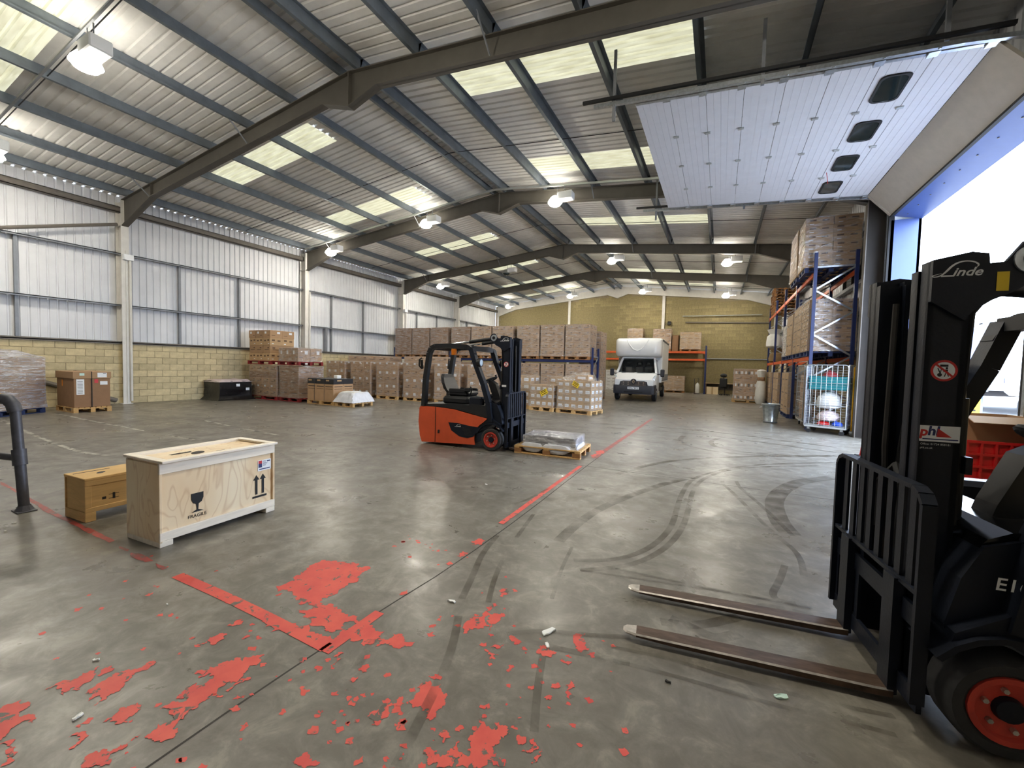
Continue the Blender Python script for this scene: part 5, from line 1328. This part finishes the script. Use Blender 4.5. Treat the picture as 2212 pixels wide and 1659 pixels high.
for s_ in (-1, 1):
    b = MB(); b.quad((s_*1.024, .1, 1.44), (s_*1.02, 1.0, 1.44), (s_*.88, 1.0, 2.1), (s_*.87, .55, 2.1)); b.build('side_window', 'glass_dark', vn)
    mr = obj('door_mirror', None, vn)
    b = MB(); b.cbox(min(s_*1.16, s_*1.36), max(s_*1.16, s_*1.36), .02, .16, 1.24, 1.62, .04); b.bar((s_*1.02, .12, 1.36), (s_*1.2, .1, 1.38), .06, .05); b.build('mirror_shell', 'van_black', mr)
    hl = [(s_*.56, -.873, .84), (s_*.72, -.868, .80), (s_*.90, -.80, .95), (s_*1.012, -.45, 1.24), (s_*1.0, -.36, 1.32), (s_*.93, -.52, 1.25), (s_*.84, -.74, 1.08)]
    b = MB(); b.add(hl + [(p[0]*.97, p[1]+.06, p[2]) for p in hl], [tuple(range(7)), tuple(range(7, 14))] + [(k, (k+1) % 7, 7+(k+1) % 7, 7+k) for k in range(7)]); q = b.build('headlamp', 'lens_clear', vn)
    b = MB(); b.disc((s_*.80, -.845, .93), .05, (0, -1, .2)); b.disc((s_*.93, -.72, 1.1), .06, (s_*.3, -1, .2)); b.build('headlamp_bowl', 'chrome', q)
b = MB(); b.prism([(-.70, .76), (.70, .76), (.64, .98), (.5, 1.02), (-.5, 1.02), (-.64, .98)], 'y', -.885, -.84)
gr = b.build('grille', 'van_black', vn)
b = MB()
for z in (.80, .86, .92, .975): b.bar((-.6, -.888, z), (.6, -.888, z), .012, .012)
for z in (.83, .9, .95):
    for x in (-.48, -.25, .25, .48): b.box(x-.03, x+.03, -.893, -.887, z-.012, z+.012)
b.build('grille_bars', 'chrome', gr)
b = MB(); b.add([(0, -.905, 1.10), (.075, -.905, .98), (0, -.905, .86), (-.075, -.905, .98), (0, -.905, 1.03), (.03, -.905, .98), (0, -.905, .93), (-.03, -.905, .98)], [(0, 1, 5, 4), (1, 2, 6, 5), (2, 3, 7, 6), (3, 0, 4, 7)])
b.build('diamond_emblem', 'chrome', gr)
b = MB(); b.lathe([(0, -.02), (.13, -.02), (.15, 0), (0, 0)], 20, (0, -.88, .98), 'y'); b.build('emblem_surround', 'van_black', gr)
loft([sec(-.91, .86, .42, .74, .08), sec(-.88, .98, .36, .80, .1), sec(-.6, 1.035, .34, .88, .1), sec(-.32, 1.04, .36, .86, .08)], 'bumper', 'van_black', vn)
b = MB(); b.box(-.45, .45, -.915, -.9, .43, .5); b.build('lower_intake', 'print_black', vn)
b = MB(); b.box(-.27, .27, -.93, -.912, .60, .72); npl = b.build('number_plate', 'white_label', vn)
text('plate_lettering', 'BX67 BOJ', .115, 'print_black', npl, (0, -.9315, .66), (1, 0, 0), (0, 0, 1), 0, 'CENTER', .002, .95)
# luton box with rounded front pod
def podsec(y, hw, z0, z1, r):
    P = []
    for cx_, cz_, a0 in ((hw-r, z1-r, 0), (-(hw-r), z1-r, 90), (-(hw-r), z0+r, 180), (hw-r, z0+r, 270)):
        for k in range(5):
            a = math.radians(a0+k*22.5); P.append((cx_ + r*math.cos(a), y, cz_ + r*math.sin(a)))
    return P
loft([podsec(-.02, .86, 2.42, 2.92, .2), podsec(.04, 1.02, 2.34, 3.1, .22), podsec(.2, 1.12, 2.28, 3.2, .16), podsec(.6, 1.135, 2.26, 3.24, .1), podsec(1.12, 1.135, 2.24, 3.24, .06)], 'luton_pod', 'van_white', vn)
b = MB()
for s_ in (-1, 1): b.tube([(s_*.55, .06, 3.12), (s_*.42, -.01, 2.9), (s_*.2, -.035, 2.62), (0, -.04, 2.55)], .03, 8)
b.build('pod_ridge', 'van_white', vn)
MB().cbox(-1.13, 1.13, 1.12, 5.2, .92, 3.24, .02).build('box_body', 'van_white', vn)
for s_ in (-1, 1):
    b = MB(); b.box(min(s_*1.13, s_*1.14), max(s_*1.13, s_*1.14), 1.25, 5.1, 1.05, 3.1); q = b.build('side_curtain', 'van_curtain', vn)
    b = MB()
    for k in range(13): b.bar((s_*1.146, 1.4+k*.3, 1.0), (s_*1.146, 1.5+k*.3, 1.35), .05, .012, (1, 0, 0))
    b.box(min(s_*1.13, s_*1.15), max(s_*1.13, s_*1.15), 1.2, 5.15, 3.1, 3.2); b.build('curtain_straps', 'van_black', q)
for y, ys in ((0, (.92, -.92)), (4.2, (.92, -.92))):
    for x in ys:
        wh = obj('road_wheel', None, vn)
        b = MB(); b.lathe([(.2, -.1), (.31, -.105), (.34, -.07), (.34, .07), (.31, .105), (.2, .1)], 26, (x, y, .34), 'x', False); b.build('tyre', 'black_rubber', wh, True)
        b = MB(); b.lathe([(0, -.08), (.2, -.09), (.2, .09), (0, .08)], 20, (x, y, .34), 'x'); b.build('rim', 'trailer_grey', wh, True)
b = MB(); b.box(-.9, .9, .3, 5.1, .62, .92); b.box(-1.0, 1.0, 1.5, 3.4, .45, .62); b.build('chassis', 'black_plastic', vn)
for s_ in (-1, 1):
    b = MB(); b.box(min(s_*.98, s_*1.02), max(s_*.98, s_*1.02), .4, 1.12, .40, 1.4); b.build('door_skin', 'van_white', vn)

rack('pallet_racking', 'orange beamed pallet racking against the far block wall', (-8.2, 31.6, 0), 2, 3.64, .95, (2.42, 2.95), 3.35, 'x', 'rack_orange')
load('carton_stack', 'pale carton stack on the gable racking above the right beam end', 'cartons', (-1.95, 32.1, 2.96), 0, 1.35, .9, (3, 2, 4), .30, TANP, 'pallet_brown', 'wrap_clear', None, 110)
o = thing('brown_carton', 'single tall dark brown carton on the gable racking', 'carton', (-2.95, 32.1, 2.955), 0)
MB().cbox(-.22, .22, -.35, .35, 0, 1.15, .02).build('carton_body', 'carton_dark', o); MB().box(-.2, .2, -.03, .03, 1.149, 1.153).build('tape', 'carton_tape', o)
load('carton_stack', 'cartons on the gable racking showing over the van box', 'cartons', (-3.84, 32.1, 2.96), 0, 1.24, .9, (3, 2, 4), .36, PLAIN, 'pallet_brown', 'wrap_clear', None, 111)
load('carton_stack', 'film topped cartons on the gable racking left of the van box', 'cartons', (-5.75, 32.1, 2.96), 0, 1.1, .9, (3, 2, 4), .38, TANP, 'pallet_brown', 'wrap_clear', None, 112)
load('carton_stack', 'leaning wrapped pallet on the floor under the gable racking', 'cartons', (-2.9, 32.0, 0), 0, 1.35, .9, (2, 2, 4), .26, TANP, 'pallet_brown', 'wrap_clear', None, 113)
load('carton_stack', 'small white cartons under the gable racking left of the van', 'cartons', (-7.4, 32.0, 0), 0, .8, .8, (2, 2, 6), .25, ('white_label', ((-.3, .3, .4, .5, 3),)), None, 'wrap_clear', None, 114)
o = thing('fire_extinguisher_stand', 'pale cylinder on a tubular stand beside the racking upright', 'cylinder', (-1.35, 31.3, 0), 0)
MB().lathe([(.02, .05), (.12, .06), (.13, .15), (.13, .62), (.08, .72), (.03, .75), (.03, .8)], 18).build('cylinder_body', 'bag_white', o, True)
b = MB(); b.tube([(-.18, 0, .02), (-.2, 0, 1.05), (.05, 0, 1.1), (.08, 0, .8)], .018, 6); b.box(-.2, .15, -.12, .12, 0, .03); b.build('tubular_stand', 'rail_grey', o)
dk = thing('office_desk', 'wooden topped office desk against the far block wall', 'desk', (.05, 32.05, 0), 0)
MB().cbox(-.95, 1.35, -.35, .35, .74, .77, .006).build('desk_top', 'desk_top', dk)
b = MB(); b.box(-.9, -.86, -.33, .33, 0, .74); b.build('end_panel', 'carton_dark', dk); b = MB(); b.box(1.27, 1.31, -.33, .33, 0, .74); b.build('end_panel', 'steel_rafter', dk)
MB().box(-.9, 1.3, .25, .28, .3, .74).build('modesty_panel', 'steel_rafter', dk)
o = thing('plywood_box', 'pale plywood box pushed under the office desk', 'box', (-.42, 31.95, 0), 0)
MB().cbox(-.36, .36, -.25, .25, 0, .52, .006).build('box_body', 'crate_pale', o); MB().box(-.05, .05, -.256, -.25, .02, .5).build('tape', 'carton_tape', o)
oc = thing('office_chair', 'black high backed office chair in front of the desk', 'chair', (.33, 31.2, 0), math.radians(160))
b = MB()
for k in range(5):
    a = k*1.2566; b.bar((0, 0, .1), (.3*math.cos(a), .3*math.sin(a), .06), .04, .03); b.lathe([(.01, -.02), (.035, -.02), (.035, .02), (.01, .02)], 10, (.3*math.cos(a), .3*math.sin(a), .036), 'y')
b.build('star_base', 'black_plastic', oc); MB().tube([(0, 0, .08), (0, 0, .45)], .03, 10).build('gas_column', 'black_plastic', oc)
MB().cbox(-.25, .25, -.25, .25, .45, .55, .05).build('seat', 'seat_black', oc)
b = MB(); b.cbox(-.24, .24, .22, .32, .56, 1.15, .05); b.bar((0, .26, .45), (0, .28, .7), .08, .03); b.build('backrest', 'black_plastic', oc)
b = MB(); b.lathe([(0, -.04), (.6, -.035), (1, 0), (.6, .035), (0, .04)], 20, (0, 0, 0), 'y'); b.v = [(p[0]*.22, p[1]+.28, p[2]*.13+1.33) for p in b.v]; b.tube([(0, .28, 1.1), (0, .3, 1.3)], .025, 8); b.build('headrest', 'black_plastic', oc, True)
for s_ in (-1, 1):
    b = MB(); b.bar((s_*.28, .1, .5), (s_*.28, .1, .72), .04, .05); b.cbox(s_*.28-.04, s_*.28+.04, -.15, .18, .72, .755, .01); b.build('armrest', 'black_plastic', oc)

# ------------------------------------------------------------ right hand racking and what stands by it
rk = rack('pallet_racking', 'tall blue racking with orange beams along the right wall', (2.30, 14.42, 0), 4, 2.95, .93, (2.10, 4.50), 5.02, 'y', 'rack_orange')
TOPN = ((15.45, 1.2, TAN), (16.75, 1.2, TANP))
load('wrapped_carton_pallet', 'topmost pallet of tan cartons overhanging the near end of the racking', 'wrapped pallet', (2.70, 15.12, 4.51), math.radians(90), 1.0, 1.3, (2, 2, 6), .235, TAN, 'pallet_blue', 'wrap_clear', None, 120, pw=(1.0, 1.25), jit=.012)
load('wrapped_carton_pallet', 'film wrapped second pallet on the top beams of the right racking', 'wrapped pallet', (2.66, 16.58, 4.51), math.radians(90), 1.35, 1.25, (3, 2, 6), .245, TANP, 'pallet_blue', 'wrap_clear', None, 121, pw=(1.2, 1.2))
MIDL = ('pallet of printed tan cartons on the lower beams behind the end frame', 'pallet of large plain cartons on the lower beams of the right racking', 'tall pale cartons on the lower beams past the large plain cartons')
for i, (y, w, n, ch, st) in enumerate(((15.12, 1.12, (2, 2, 6), .245, TAN), (16.52, 1.5, (2, 2, 3), .5, TANP), (18.2, 1.35, (2, 1, 2), .72, TANP))):
    load('wrapped_carton_pallet', MIDL[i], 'wrapped pallet', (2.78, y, 2.105), math.radians(90), w, 1.12, n, ch, st, 'pallet_blue', 'wrap_clear', None, 130+i, pw=(w, 1.1))
FLL = ('floor level pallet of large cartons under the right racking', 'floor level wrapped carton pallet deep under the right racking', 'last floor pallet of cartons at the far end of the right racking')
for i, y in enumerate((18.3, 21.2, 24.15)):
    load('wrapped_carton_pallet', FLL[i], 'wrapped pallet', (2.72, y, 0), math.radians(90), 1.7, 1.1, (2, 2, 3), .49, TANP, 'pallet_blue', 'wrap_clear', None, 140+i, pw=(1.7, 1.1))
load('wrapped_carton_pallet', 'white wrapped goods on the lower beams past the tall pale cartons', 'wrapped pallet', (2.75, 19.55, 2.105), math.radians(90), 1.1, 1.0, (2, 2, 2), .6, ('bag_white', ()), 'pallet_blue', 'wrap_heavy', None, 145, pw=(1.1, 1.0))
for i in range(9):
    o = thing('empty_pallet', 'empty brown pallet, ' + ORD[i] + ' from the bottom of the pile on the far racking', 'pallet', (2.75, 25.0 + .04*(i % 3), 4.51 + i*.146), math.radians(90 + (i*37 % 7) - 3), 'pile of empty pallets on the far racking')
    for nm, *q in pallet_boards(1.2, 1.0, n=5): MB().box(*q).build(nm, 'pallet_brown', o)
def sack(name, label, loc, h, r, mat, tie=None):
    o = thing(name, label, 'bag', loc, 0)
    b = MB(); b.lathe([(r*.7, 0), (r*.98, h*.08), (r, h*.3), (r*.85, h*.6), (r*.55, h*.72), (r*.75, h*.85), (r*.9, h*.96), (r*.3, h)], 20)
    b.v = [(p[0]*(1+.14*noise.noise(Vector(p)*6+Vector(loc))), p[1]*(1+.14*noise.noise(Vector(p)*6)), p[2]) for p in b.v]
    b.build('bag_body', mat, o, True)
    if tie: MB().lathe([(r*.62, h*.66), (r*.72, h*.69), (r*.72, h*.76), (r*.62, h*.78)], 18).build('tie_band', tie, o, True)
    return o
sack('tall_white_sack', 'tall clear film roll tied with a brown band beside the carton pallet', (1.87, 24.2, 0), 1.75, .24, 'bag_white', 'carton_dark')
sack('white_sack', 'white plastic bag hanging on the lower beams of the far racking', (2.35, 24.4, 2.83), .95, .35, 'bag_white')
sack('brown_sack', 'crumpled brown sack on the lower beams of the far racking', (2.5, 24.3, 2.11), .7, .36, 'cardboard_dirty')
load('marked_carton_pallet', 'carton pallet with white and dark square labels left of the right racking', 'wrapped pallet', (1.35, 25.2, 0), 0, 1.35, 1.0, (3, 2, 5), .32, [DARKSQ, PLAIN, DARKSQ, PLAIN, DARKSQ], 'pallet_wood', 'wrap_clear', None, 150, pw=(1.45, 1.0))
bn = thing('galvanised_bin', 'dented galvanised steel dustbin standing before the right racking', 'bin', (1.51, 15.62, 0), 0)
b = MB(); b.lathe([(0, .01), (.185, 0), (.195, .02), (.19, .03), (.215, .30), (.24, .56), (.262, .585), (.265, .60), (.25, .605), (.235, .56), (.2, .2), (0, .03)], 30)
b.v = [(p[0]*(1+.05*noise.noise(Vector(p)*5)), p[1]*(1+.05*noise.noise(Vector(p)*5)), p[2]) for p in b.v]; b.build('bin_body', 'bin_galvanised', bn, True)
for z in (.03, .57): MB().lathe([(.2 if z < .1 else .25, z-.012), (.215 if z < .1 else .268, z), (.2 if z < .1 else .25, z+.012)], 30, cap=False).build('hoop', 'galvanised', bn, True)
for s_ in (-1, 1): MB().tube([(s_*.245, -.06, .5), (s_*.30, -.05, .47), (s_*.30, .05, .47), (s_*.245, .06, .5)], .01, 6).build('handle', 'galvanised', bn)

def cage(name, label, loc, rotz, w, d, h, mat, shelf=None):
    o = thing(name, label, 'roll cage', loc, rotz)
    b = MB(); b.cbox(-w/2, w/2, -d/2, d/2, .16, .21, .008); b.build('base_deck', 'tray_zinc', o)
    for x, y in ((-1, -1), (1, -1), (-1, 1), (1, 1)):
        c = obj('castor', None, o, (x*(w/2-.09), y*(d/2-.09), 0))
        MB().lathe([(.01, -.018), (.055, -.018), (.06, 0), (.055, .018), (.01, .018)], 14, (0, 0, .06), 'y').build('castor_wheel', 'black_rubber', c, True)
        b = MB(); b.box(-.03, .03, -.03, .03, .10, .16); b.build('castor_fork', 'galvanised', c)
    def side(p, q, nv, nh):
        f = obj('mesh_side', None, o)
        p, q = Vector(p), Vector(q); r = .07
        dr = (q-p).normalized()
        P = [p + Vector((0, 0, .2)), p + Vector((0, 0, h-r)), p + dr*r*.3 + Vector((0, 0, h-r*.3)), p + dr*r + Vector((0, 0, h)), q - dr*r + Vector((0, 0, h)), q - dr*r*.3 + Vector((0, 0, h-r*.3)), q + Vector((0, 0, h-r)), q + Vector((0, 0, .2))]
        b = MB(); b.tube(P, .014, 8)
        for z in (.24, .24+(h-.24)*.33, .24+(h-.24)*.7): b.tube([p + Vector((0, 0, z)), q + Vector((0, 0, z))], .011, 6)
        b.build('side_frame', mat, f, True)
        b = MB()
        for k in range(1, nv): c = p.lerp(q, k/nv); b.tube([c + Vector((0, 0, .22)), c + Vector((0, 0, h-.01))], .0035, 4)
        for k in range(1, nh): z = .22 + (h-.22)*k/nh; b.tube([p + Vector((0, 0, z)), q + Vector((0, 0, z))], .0035, 4)
        b.build('side_wires', mat, f)
    side((-w/2, -d/2, 0), (w/2, -d/2, 0), 8, 24); side((-w/2, d/2, 0), (-w/2, -d/2, 0), 8, 10); side((w/2, -d/2, 0), (w/2, d/2, 0), 8, 10); side((w/2, d/2, 0), (-w/2, d/2, 0), 8, 10)
    return o
cage('roll_cage', 'galvanised mesh roll cage holding teal trays beside the end frame', (2.66, 13.84, 0), math.radians(-22), .90, .7, 1.84, 'galvanised')
cage('roll_cage', 'galvanised mesh roll cage full of cartons under the first racking bay', (2.62, 15.35, 0), math.radians(92), 1.0, .78, 1.84, 'galvanised')
for k in range(5):
    o = thing('carton', 'brown carton in the roll cage under the racking, ' + ORD[k] + ' from the cage deck', 'carton', (2.60, 15.35, .212 + k*.27), math.radians(90 + (k % 2)*2), 'cartons in the roll cage'); obj('carton_body', carton_mesh(.8, .62, .265, PLAIN), o)
for i, (z, m_) in enumerate(((1.18, 'plastic_teal'), (1.36, 'plastic_teal'))):
    o = thing('plastic_tray', ('lower', 'upper')[i] + ' teal plastic tray inside the mesh roll cage', 'tray', (2.67, 13.86, z), math.radians(-22), 'teal trays in the roll cage')
    b = MB(); W_, D_ = .40, .28
    b.box(-W_, W_, -D_, D_, 0, .01); b.box(-W_, W_, -D_, -D_+.012, 0, .165); b.box(-W_, W_, D_-.012, D_, 0, .165); b.box(-W_, -W_+.012, -D_, D_, 0, .165); b.box(W_-.012, W_, -D_, D_, 0, .165); b.build('tray_shell', m_, o)
    b = MB(); b.box(-W_-.01, W_+.01, -D_-.01, -D_+.012, .15, .175); b.box(-W_-.01, W_+.01, D_-.012, D_+.01, .15, .175); b.build('tray_rim', m_, o)
def lump(name, label, cat, loc, sx, sy, sz, mat, part, seed):
    o = thing(name, label, cat, loc, seed*.7)
    b = MB(); b.lathe([(.2, 0), (.9, .08), (1, .35), (.85, .7), (.45, .95), (.1, 1)], 16)
    b.v = [(p[0]*sx*(1+.2*noise.noise(Vector((p[0]*2, p[1]*2, p[2]*3+seed)))), p[1]*sy*(1+.2*noise.noise(Vector((p[1]*2, p[0]*2, p[2]*3+seed*2)))), p[2]*sz) for p in b.v]
    b.build(part, mat, o, True)
    MB().tube([(0, 0, sz*.93), (.02, .01, sz*1.04), (.06, .02, sz*1.05)], .012, 6).build('tied_end', mat, o)
    return o
lump('film_bundle', 'crumpled clear film bundle inside the mesh roll cage', 'bundle', (2.67, 13.86, .66), .3, .26, .48, 'bag_white', 'bundle', 1)
lump('film_bundle', 'lower grey film bundle at the middle of the roll cage', 'bundle', (2.67, 13.86, .345), .3, .26, .28, 'film_pink', 'bundle', 2)
lump('red_bag', 'small red bag on the floor of the roll cage', 'bag', (2.56, 13.76, .212), .16, .14, .12, 'plastic_red', 'bag_body', 3)
lump('blue_bag', 'small blue bag on the floor of the roll cage', 'bag', (2.84, 13.68, .212), .13, .12, .13, 'plastic_blue', 'bag_body', 4)
lump('red_helmet', 'dark red helmet lying in the top teal tray', 'helmet', (2.68, 13.88, 1.38), .2, .18, .3, 'pallet_red', 'helmet_shell', 5)
yc = thing('yellow_trolley', 'narrow yellow mesh trolley side with a white board beside the roll cage', 'trolley', (3.24, 13.62, 0), math.radians(-24))
b = MB(); b.tube([(-.11, 0, .1), (-.11, 0, 1.78), (-.07, 0, 1.83), (0, 0, 1.85), (.07, 0, 1.83), (.11, 0, 1.78), (.11, 0, .1)], .016, 8)
for z in (.2, .5, .85, 1.2): b.tube([(-.11, 0, z), (.11, 0, z)], .008, 6)
b.build('yellow_frame', 'plastic_yellow', yc, True)
b = MB()
for k in range(1, 4): b.tube([(-.11+.055*k, 0, .2), (-.11+.055*k, 0, 1.3)], .004, 4)
for k in range(14): b.tube([(-.11, 0, .2+k*.08), (.11, 0, .2+k*.08)], .004, 4)
b.build('yellow_wires', 'plastic_yellow', yc); MB().cbox(-.085, .085, -.018, -.008, 1.25, 1.78, .004).build('white_board', 'white_label', yc)
b = MB(); b.cbox(-.14, .14, -.1, .1, .06, .12, .01)
for x in (-.1, .1): b.lathe([(.01, -.02), (.04, -.02), (.04, .02), (.01, .02)], 10, (x, 0, .04), 'y')
b.build('trolley_foot', 'tray_zinc', yc)
cn = thing('traffic_cone', 'slim red traffic cone beside the door column', 'cone', (2.60, 10.22, 0), 0)
MB().lathe([(.11, .03), (.10, .05), (.02, .73), (.012, .75), (0, .75)], 20).build('cone_body', 'plastic_red', cn, True); MB().cbox(-.15, .15, -.15, .15, 0, .035, .01).build('cone_base', 'black_rubber', cn)

# ------------------------------------------------------------ outside the door
tl = thing('lorry_trailer', 'white fronted trailer with blue curtain side out in the yard', 'trailer', (12.45, 26.0, 0), math.radians(0))
MB().box(-2.0, 3.6, -.0, .1, 1.05, 4.05).build('front_panel', 'trailer_white', tl)
MB().box(-2.0, 3.6, .1, 9.0, 1.05, 4.05).build('box_core', 'trailer_grey', tl)
MB().box(-2.06, -2.0, .25, 9.0, 1.1, 3.85).build('side_curtain', 'trailer_blue', tl)
b = MB(); b.box(-2.08, 3.65, -.05, 9.05, 4.0, 4.1); b.box(-2.08, -1.75, -.06, .25, 1.0, 4.05); b.build('corner_frame', 'trailer_grey', tl)
text('trailer_lettering', 'PALLEX', .32, 'print_blue', tl, (-.75, -.012, 1.5), (1, 0, 0), (0, 0, 1))
text('curtain_mark', '7', .7, 'white_label', tl, (-2.065, 1.2, 3.5), (0, -1, 0), (0, 0, 1))
b = MB(); b.box(-1.9, 3.5, .2, 8.8, .8, 1.05); b.build('trailer_chassis', 'print_dark', tl)
for y in (6.2, 7.5):
    for x in (-1.7, 3.2): MB().lathe([(.1, -.15), (.48, -.15), (.5, 0), (.48, .15), (.1, .15)], 20, (x, y, .5), 'x').build('trailer_wheel', 'black_rubber', tl)
for x in (-1.6, 3.0): MB().box(x-.06, x+.06, .8, .92, -.02, .8).build('landing_leg', 'trailer_grey', tl)
cb = thing('lorry_cab', 'white lorry cab with twin black mirrors in the yard', 'lorry', (11.75, 23.0, 0), 0)
MB().cbox(-1.2, 1.2, -.6, 1.6, .9, 2.9, .15).build('cab_shell', 'trailer_white', cb)
MB().box(-1.0, 1.0, -.62, -.6, 1.75, 2.6).build('windscreen', 'glass_dark', cb)
MB().cbox(-1.22, 1.22, -.75, -.5, .35, .95, .08).build('bumper', 'trailer_grey', cb)
for s_ in (-1, 1):
    b = MB(); b.cbox(s_*1.5-.12, s_*1.5+.12, -.75, -.6, 2.0, 2.4, .03); b.cbox(s_*1.5-.12, s_*1.5+.12, -.75, -.6, 1.65, 1.95, .03); b.bar((s_*1.2, -.6, 2.3), (s_*1.5, -.66, 2.3), .04, .04); b.build('mirror_pair', 'van_black', cb)
    for y in (.2,): MB().lathe([(.1, -.15), (.48, -.15), (.5, 0), (.48, .15), (.1, .15)], 20, (s_*1.0, y, .5), 'x').build('cab_wheel', 'black_rubber', cb)
def plastic_crate(name, label, loc, rotz, w, d, h, mat):
    o = thing(name, label, 'crate', loc, rotz)
    b = MB(); b.box(-w/2, w/2, -d/2, d/2, .08, .11); b.box(-w/2, w/2, -d/2, -d/2+.015, .1, h); b.box(-w/2, w/2, d/2-.015, d/2, .1, h); b.box(-w/2, -w/2+.015, -d/2, d/2, .1, h); b.box(w/2-.015, w/2, -d/2, d/2, .1, h); b.build('crate_walls', mat, o)
    b = MB(); n = 5
    for k in range(n+1):
        z = .1 + (h-.1)*k/n; b.box(-w/2-.03, w/2+.03, -d/2-.03, -d/2, z-.015, z+.015); b.box(-w/2-.03, -w/2, -d/2, d/2, z-.015, z+.015); b.box(w/2, w/2+.03, -d/2, d/2, z-.015, z+.015)
    for k in range(9):
        x = -w/2 + w*k/8; b.box(x-.012, x+.012, -d/2-.028, -d/2, .1, h); y = -d/2 + d*k/8; b.box(-w/2-.028, -w/2, y-.012, y+.012, .1, h); b.box(w/2, w/2+.028, y-.012, y+.012, .1, h)
    b.build('ribs', mat, o); b = MB()
    for x in (-w/2+.08, w/2-.08):
        for y in (-d/2+.08, d/2-.08): b.box(x-.07, x+.07, y-.07, y+.07, 0, .1)
    b.build('feet', mat, o); return o
plastic_crate('plastic_crate', 'large red ribbed plastic crate standing beside the dark forklift', (2.92, 7.38, 0), math.radians(2), 1.0, .98, .84, 'plastic_red')
plastic_crate('plastic_crate', 'red plastic crate standing outside in the yard', (4.75, 10.0, -.02), math.radians(8), 1.0, 1.0, .86, 'plastic_red')
o = thing('cardboard_box', 'open brown cardboard box resting in the red crate', 'box', (3.06, 7.42, .112), math.radians(4))
b = MB(); b.box(-.35, .35, -.3, .3, 0, .01); b.box(-.35, .35, -.3, -.29, 0, 1.02); b.box(-.35, .35, .29, .3, 0, 1.02); b.box(-.35, -.34, -.3, .3, 0, 1.02); b.box(.34, .35, -.3, .3, 0, 1.02); b.build('box_walls', 'carton', o)
b = MB(); b.bar((0, -.3, 1.02), (0, -.48, .95), .68, .008); b.build('flap', 'carton_light', o)
o = thing('yellow_notice', 'yellow printed notice board on a post outside the door', 'sign', (5.3, 13.7, -.02), math.radians(-15))
MB().box(-.22, .22, -.01, .01, .35, 1.25).build('notice_board', 'label_yellow', o); MB().tube([(0, .03, 0), (0, .03, 1.3)], .025, 8).build('post', 'trailer_grey', o)
b = MB()
for k in range(6): b.box(-.15, .15-.04*(k % 3), -.014, -.01, .5+k*.11, .54+k*.11)
b.build('notice_print', 'print_dark', o)

# ------------------------------------------------------------ scraps on the floor
SCR = ('paper', 'scrap_dark')
PLACE = ['torn paper scrap left of the bare fork tips', 'long white tape scrap before the fork tips', 'short white tape scrap nearest the fork tips', 'tiny scrap near the stickered pallets', 'yellowish paper strip beside the red line and crate', 'pale scrap in front of the red pallets', 'small scrap on the white line', 'white film scrap beside the bagged pallet', 'pale strip on the floor before the bagged pallet', 'pale green paint smear scrap below the forks', 'small scrap by the handrail foot', 'second small scrap by the handrail', 'white crumb among the red paint flakes', 'white flake by the lower red paint patch', 'white speck by the red line', 'white speck before the labelled pallets', 'white scrap beside the dark forklift backrest', 'dark chip below the fork blades', 'pale paper sheet lying before the desk']
for i, (x, y, s_) in enumerate(LITTER):
    s_ *= .5
    P = rough_poly([(-s_, -s_*.35), (-s_*.2, -s_*.45), (s_, -s_*.3), (s_*.9, s_*.3), (0, s_*.42), (-s_*.8, s_*.3)], .2, 500+i, 1)
    n = len(P); b = MB()
    b.add([(p.x, p.y, 0) for p in P] + [(p.x*.96, p.y*.96, .004 + .012*abs(noise.noise(Vector((p.x*30, p.y*30, i))))) for p in P], [tuple(range(n))[::-1], tuple(range(n, 2*n))] + [(k, (k+1) % n, n+(k+1) % n, n+k) for k in range(n)])
    o = b.build('floor_scrap', 'scrap_dark' if i == 17 else 'label_mint' if i == 9 else 'paper', None, loc=(x, y, .003), rotz=i*1.1)
    tag(o, PLACE[i], 'scrap')
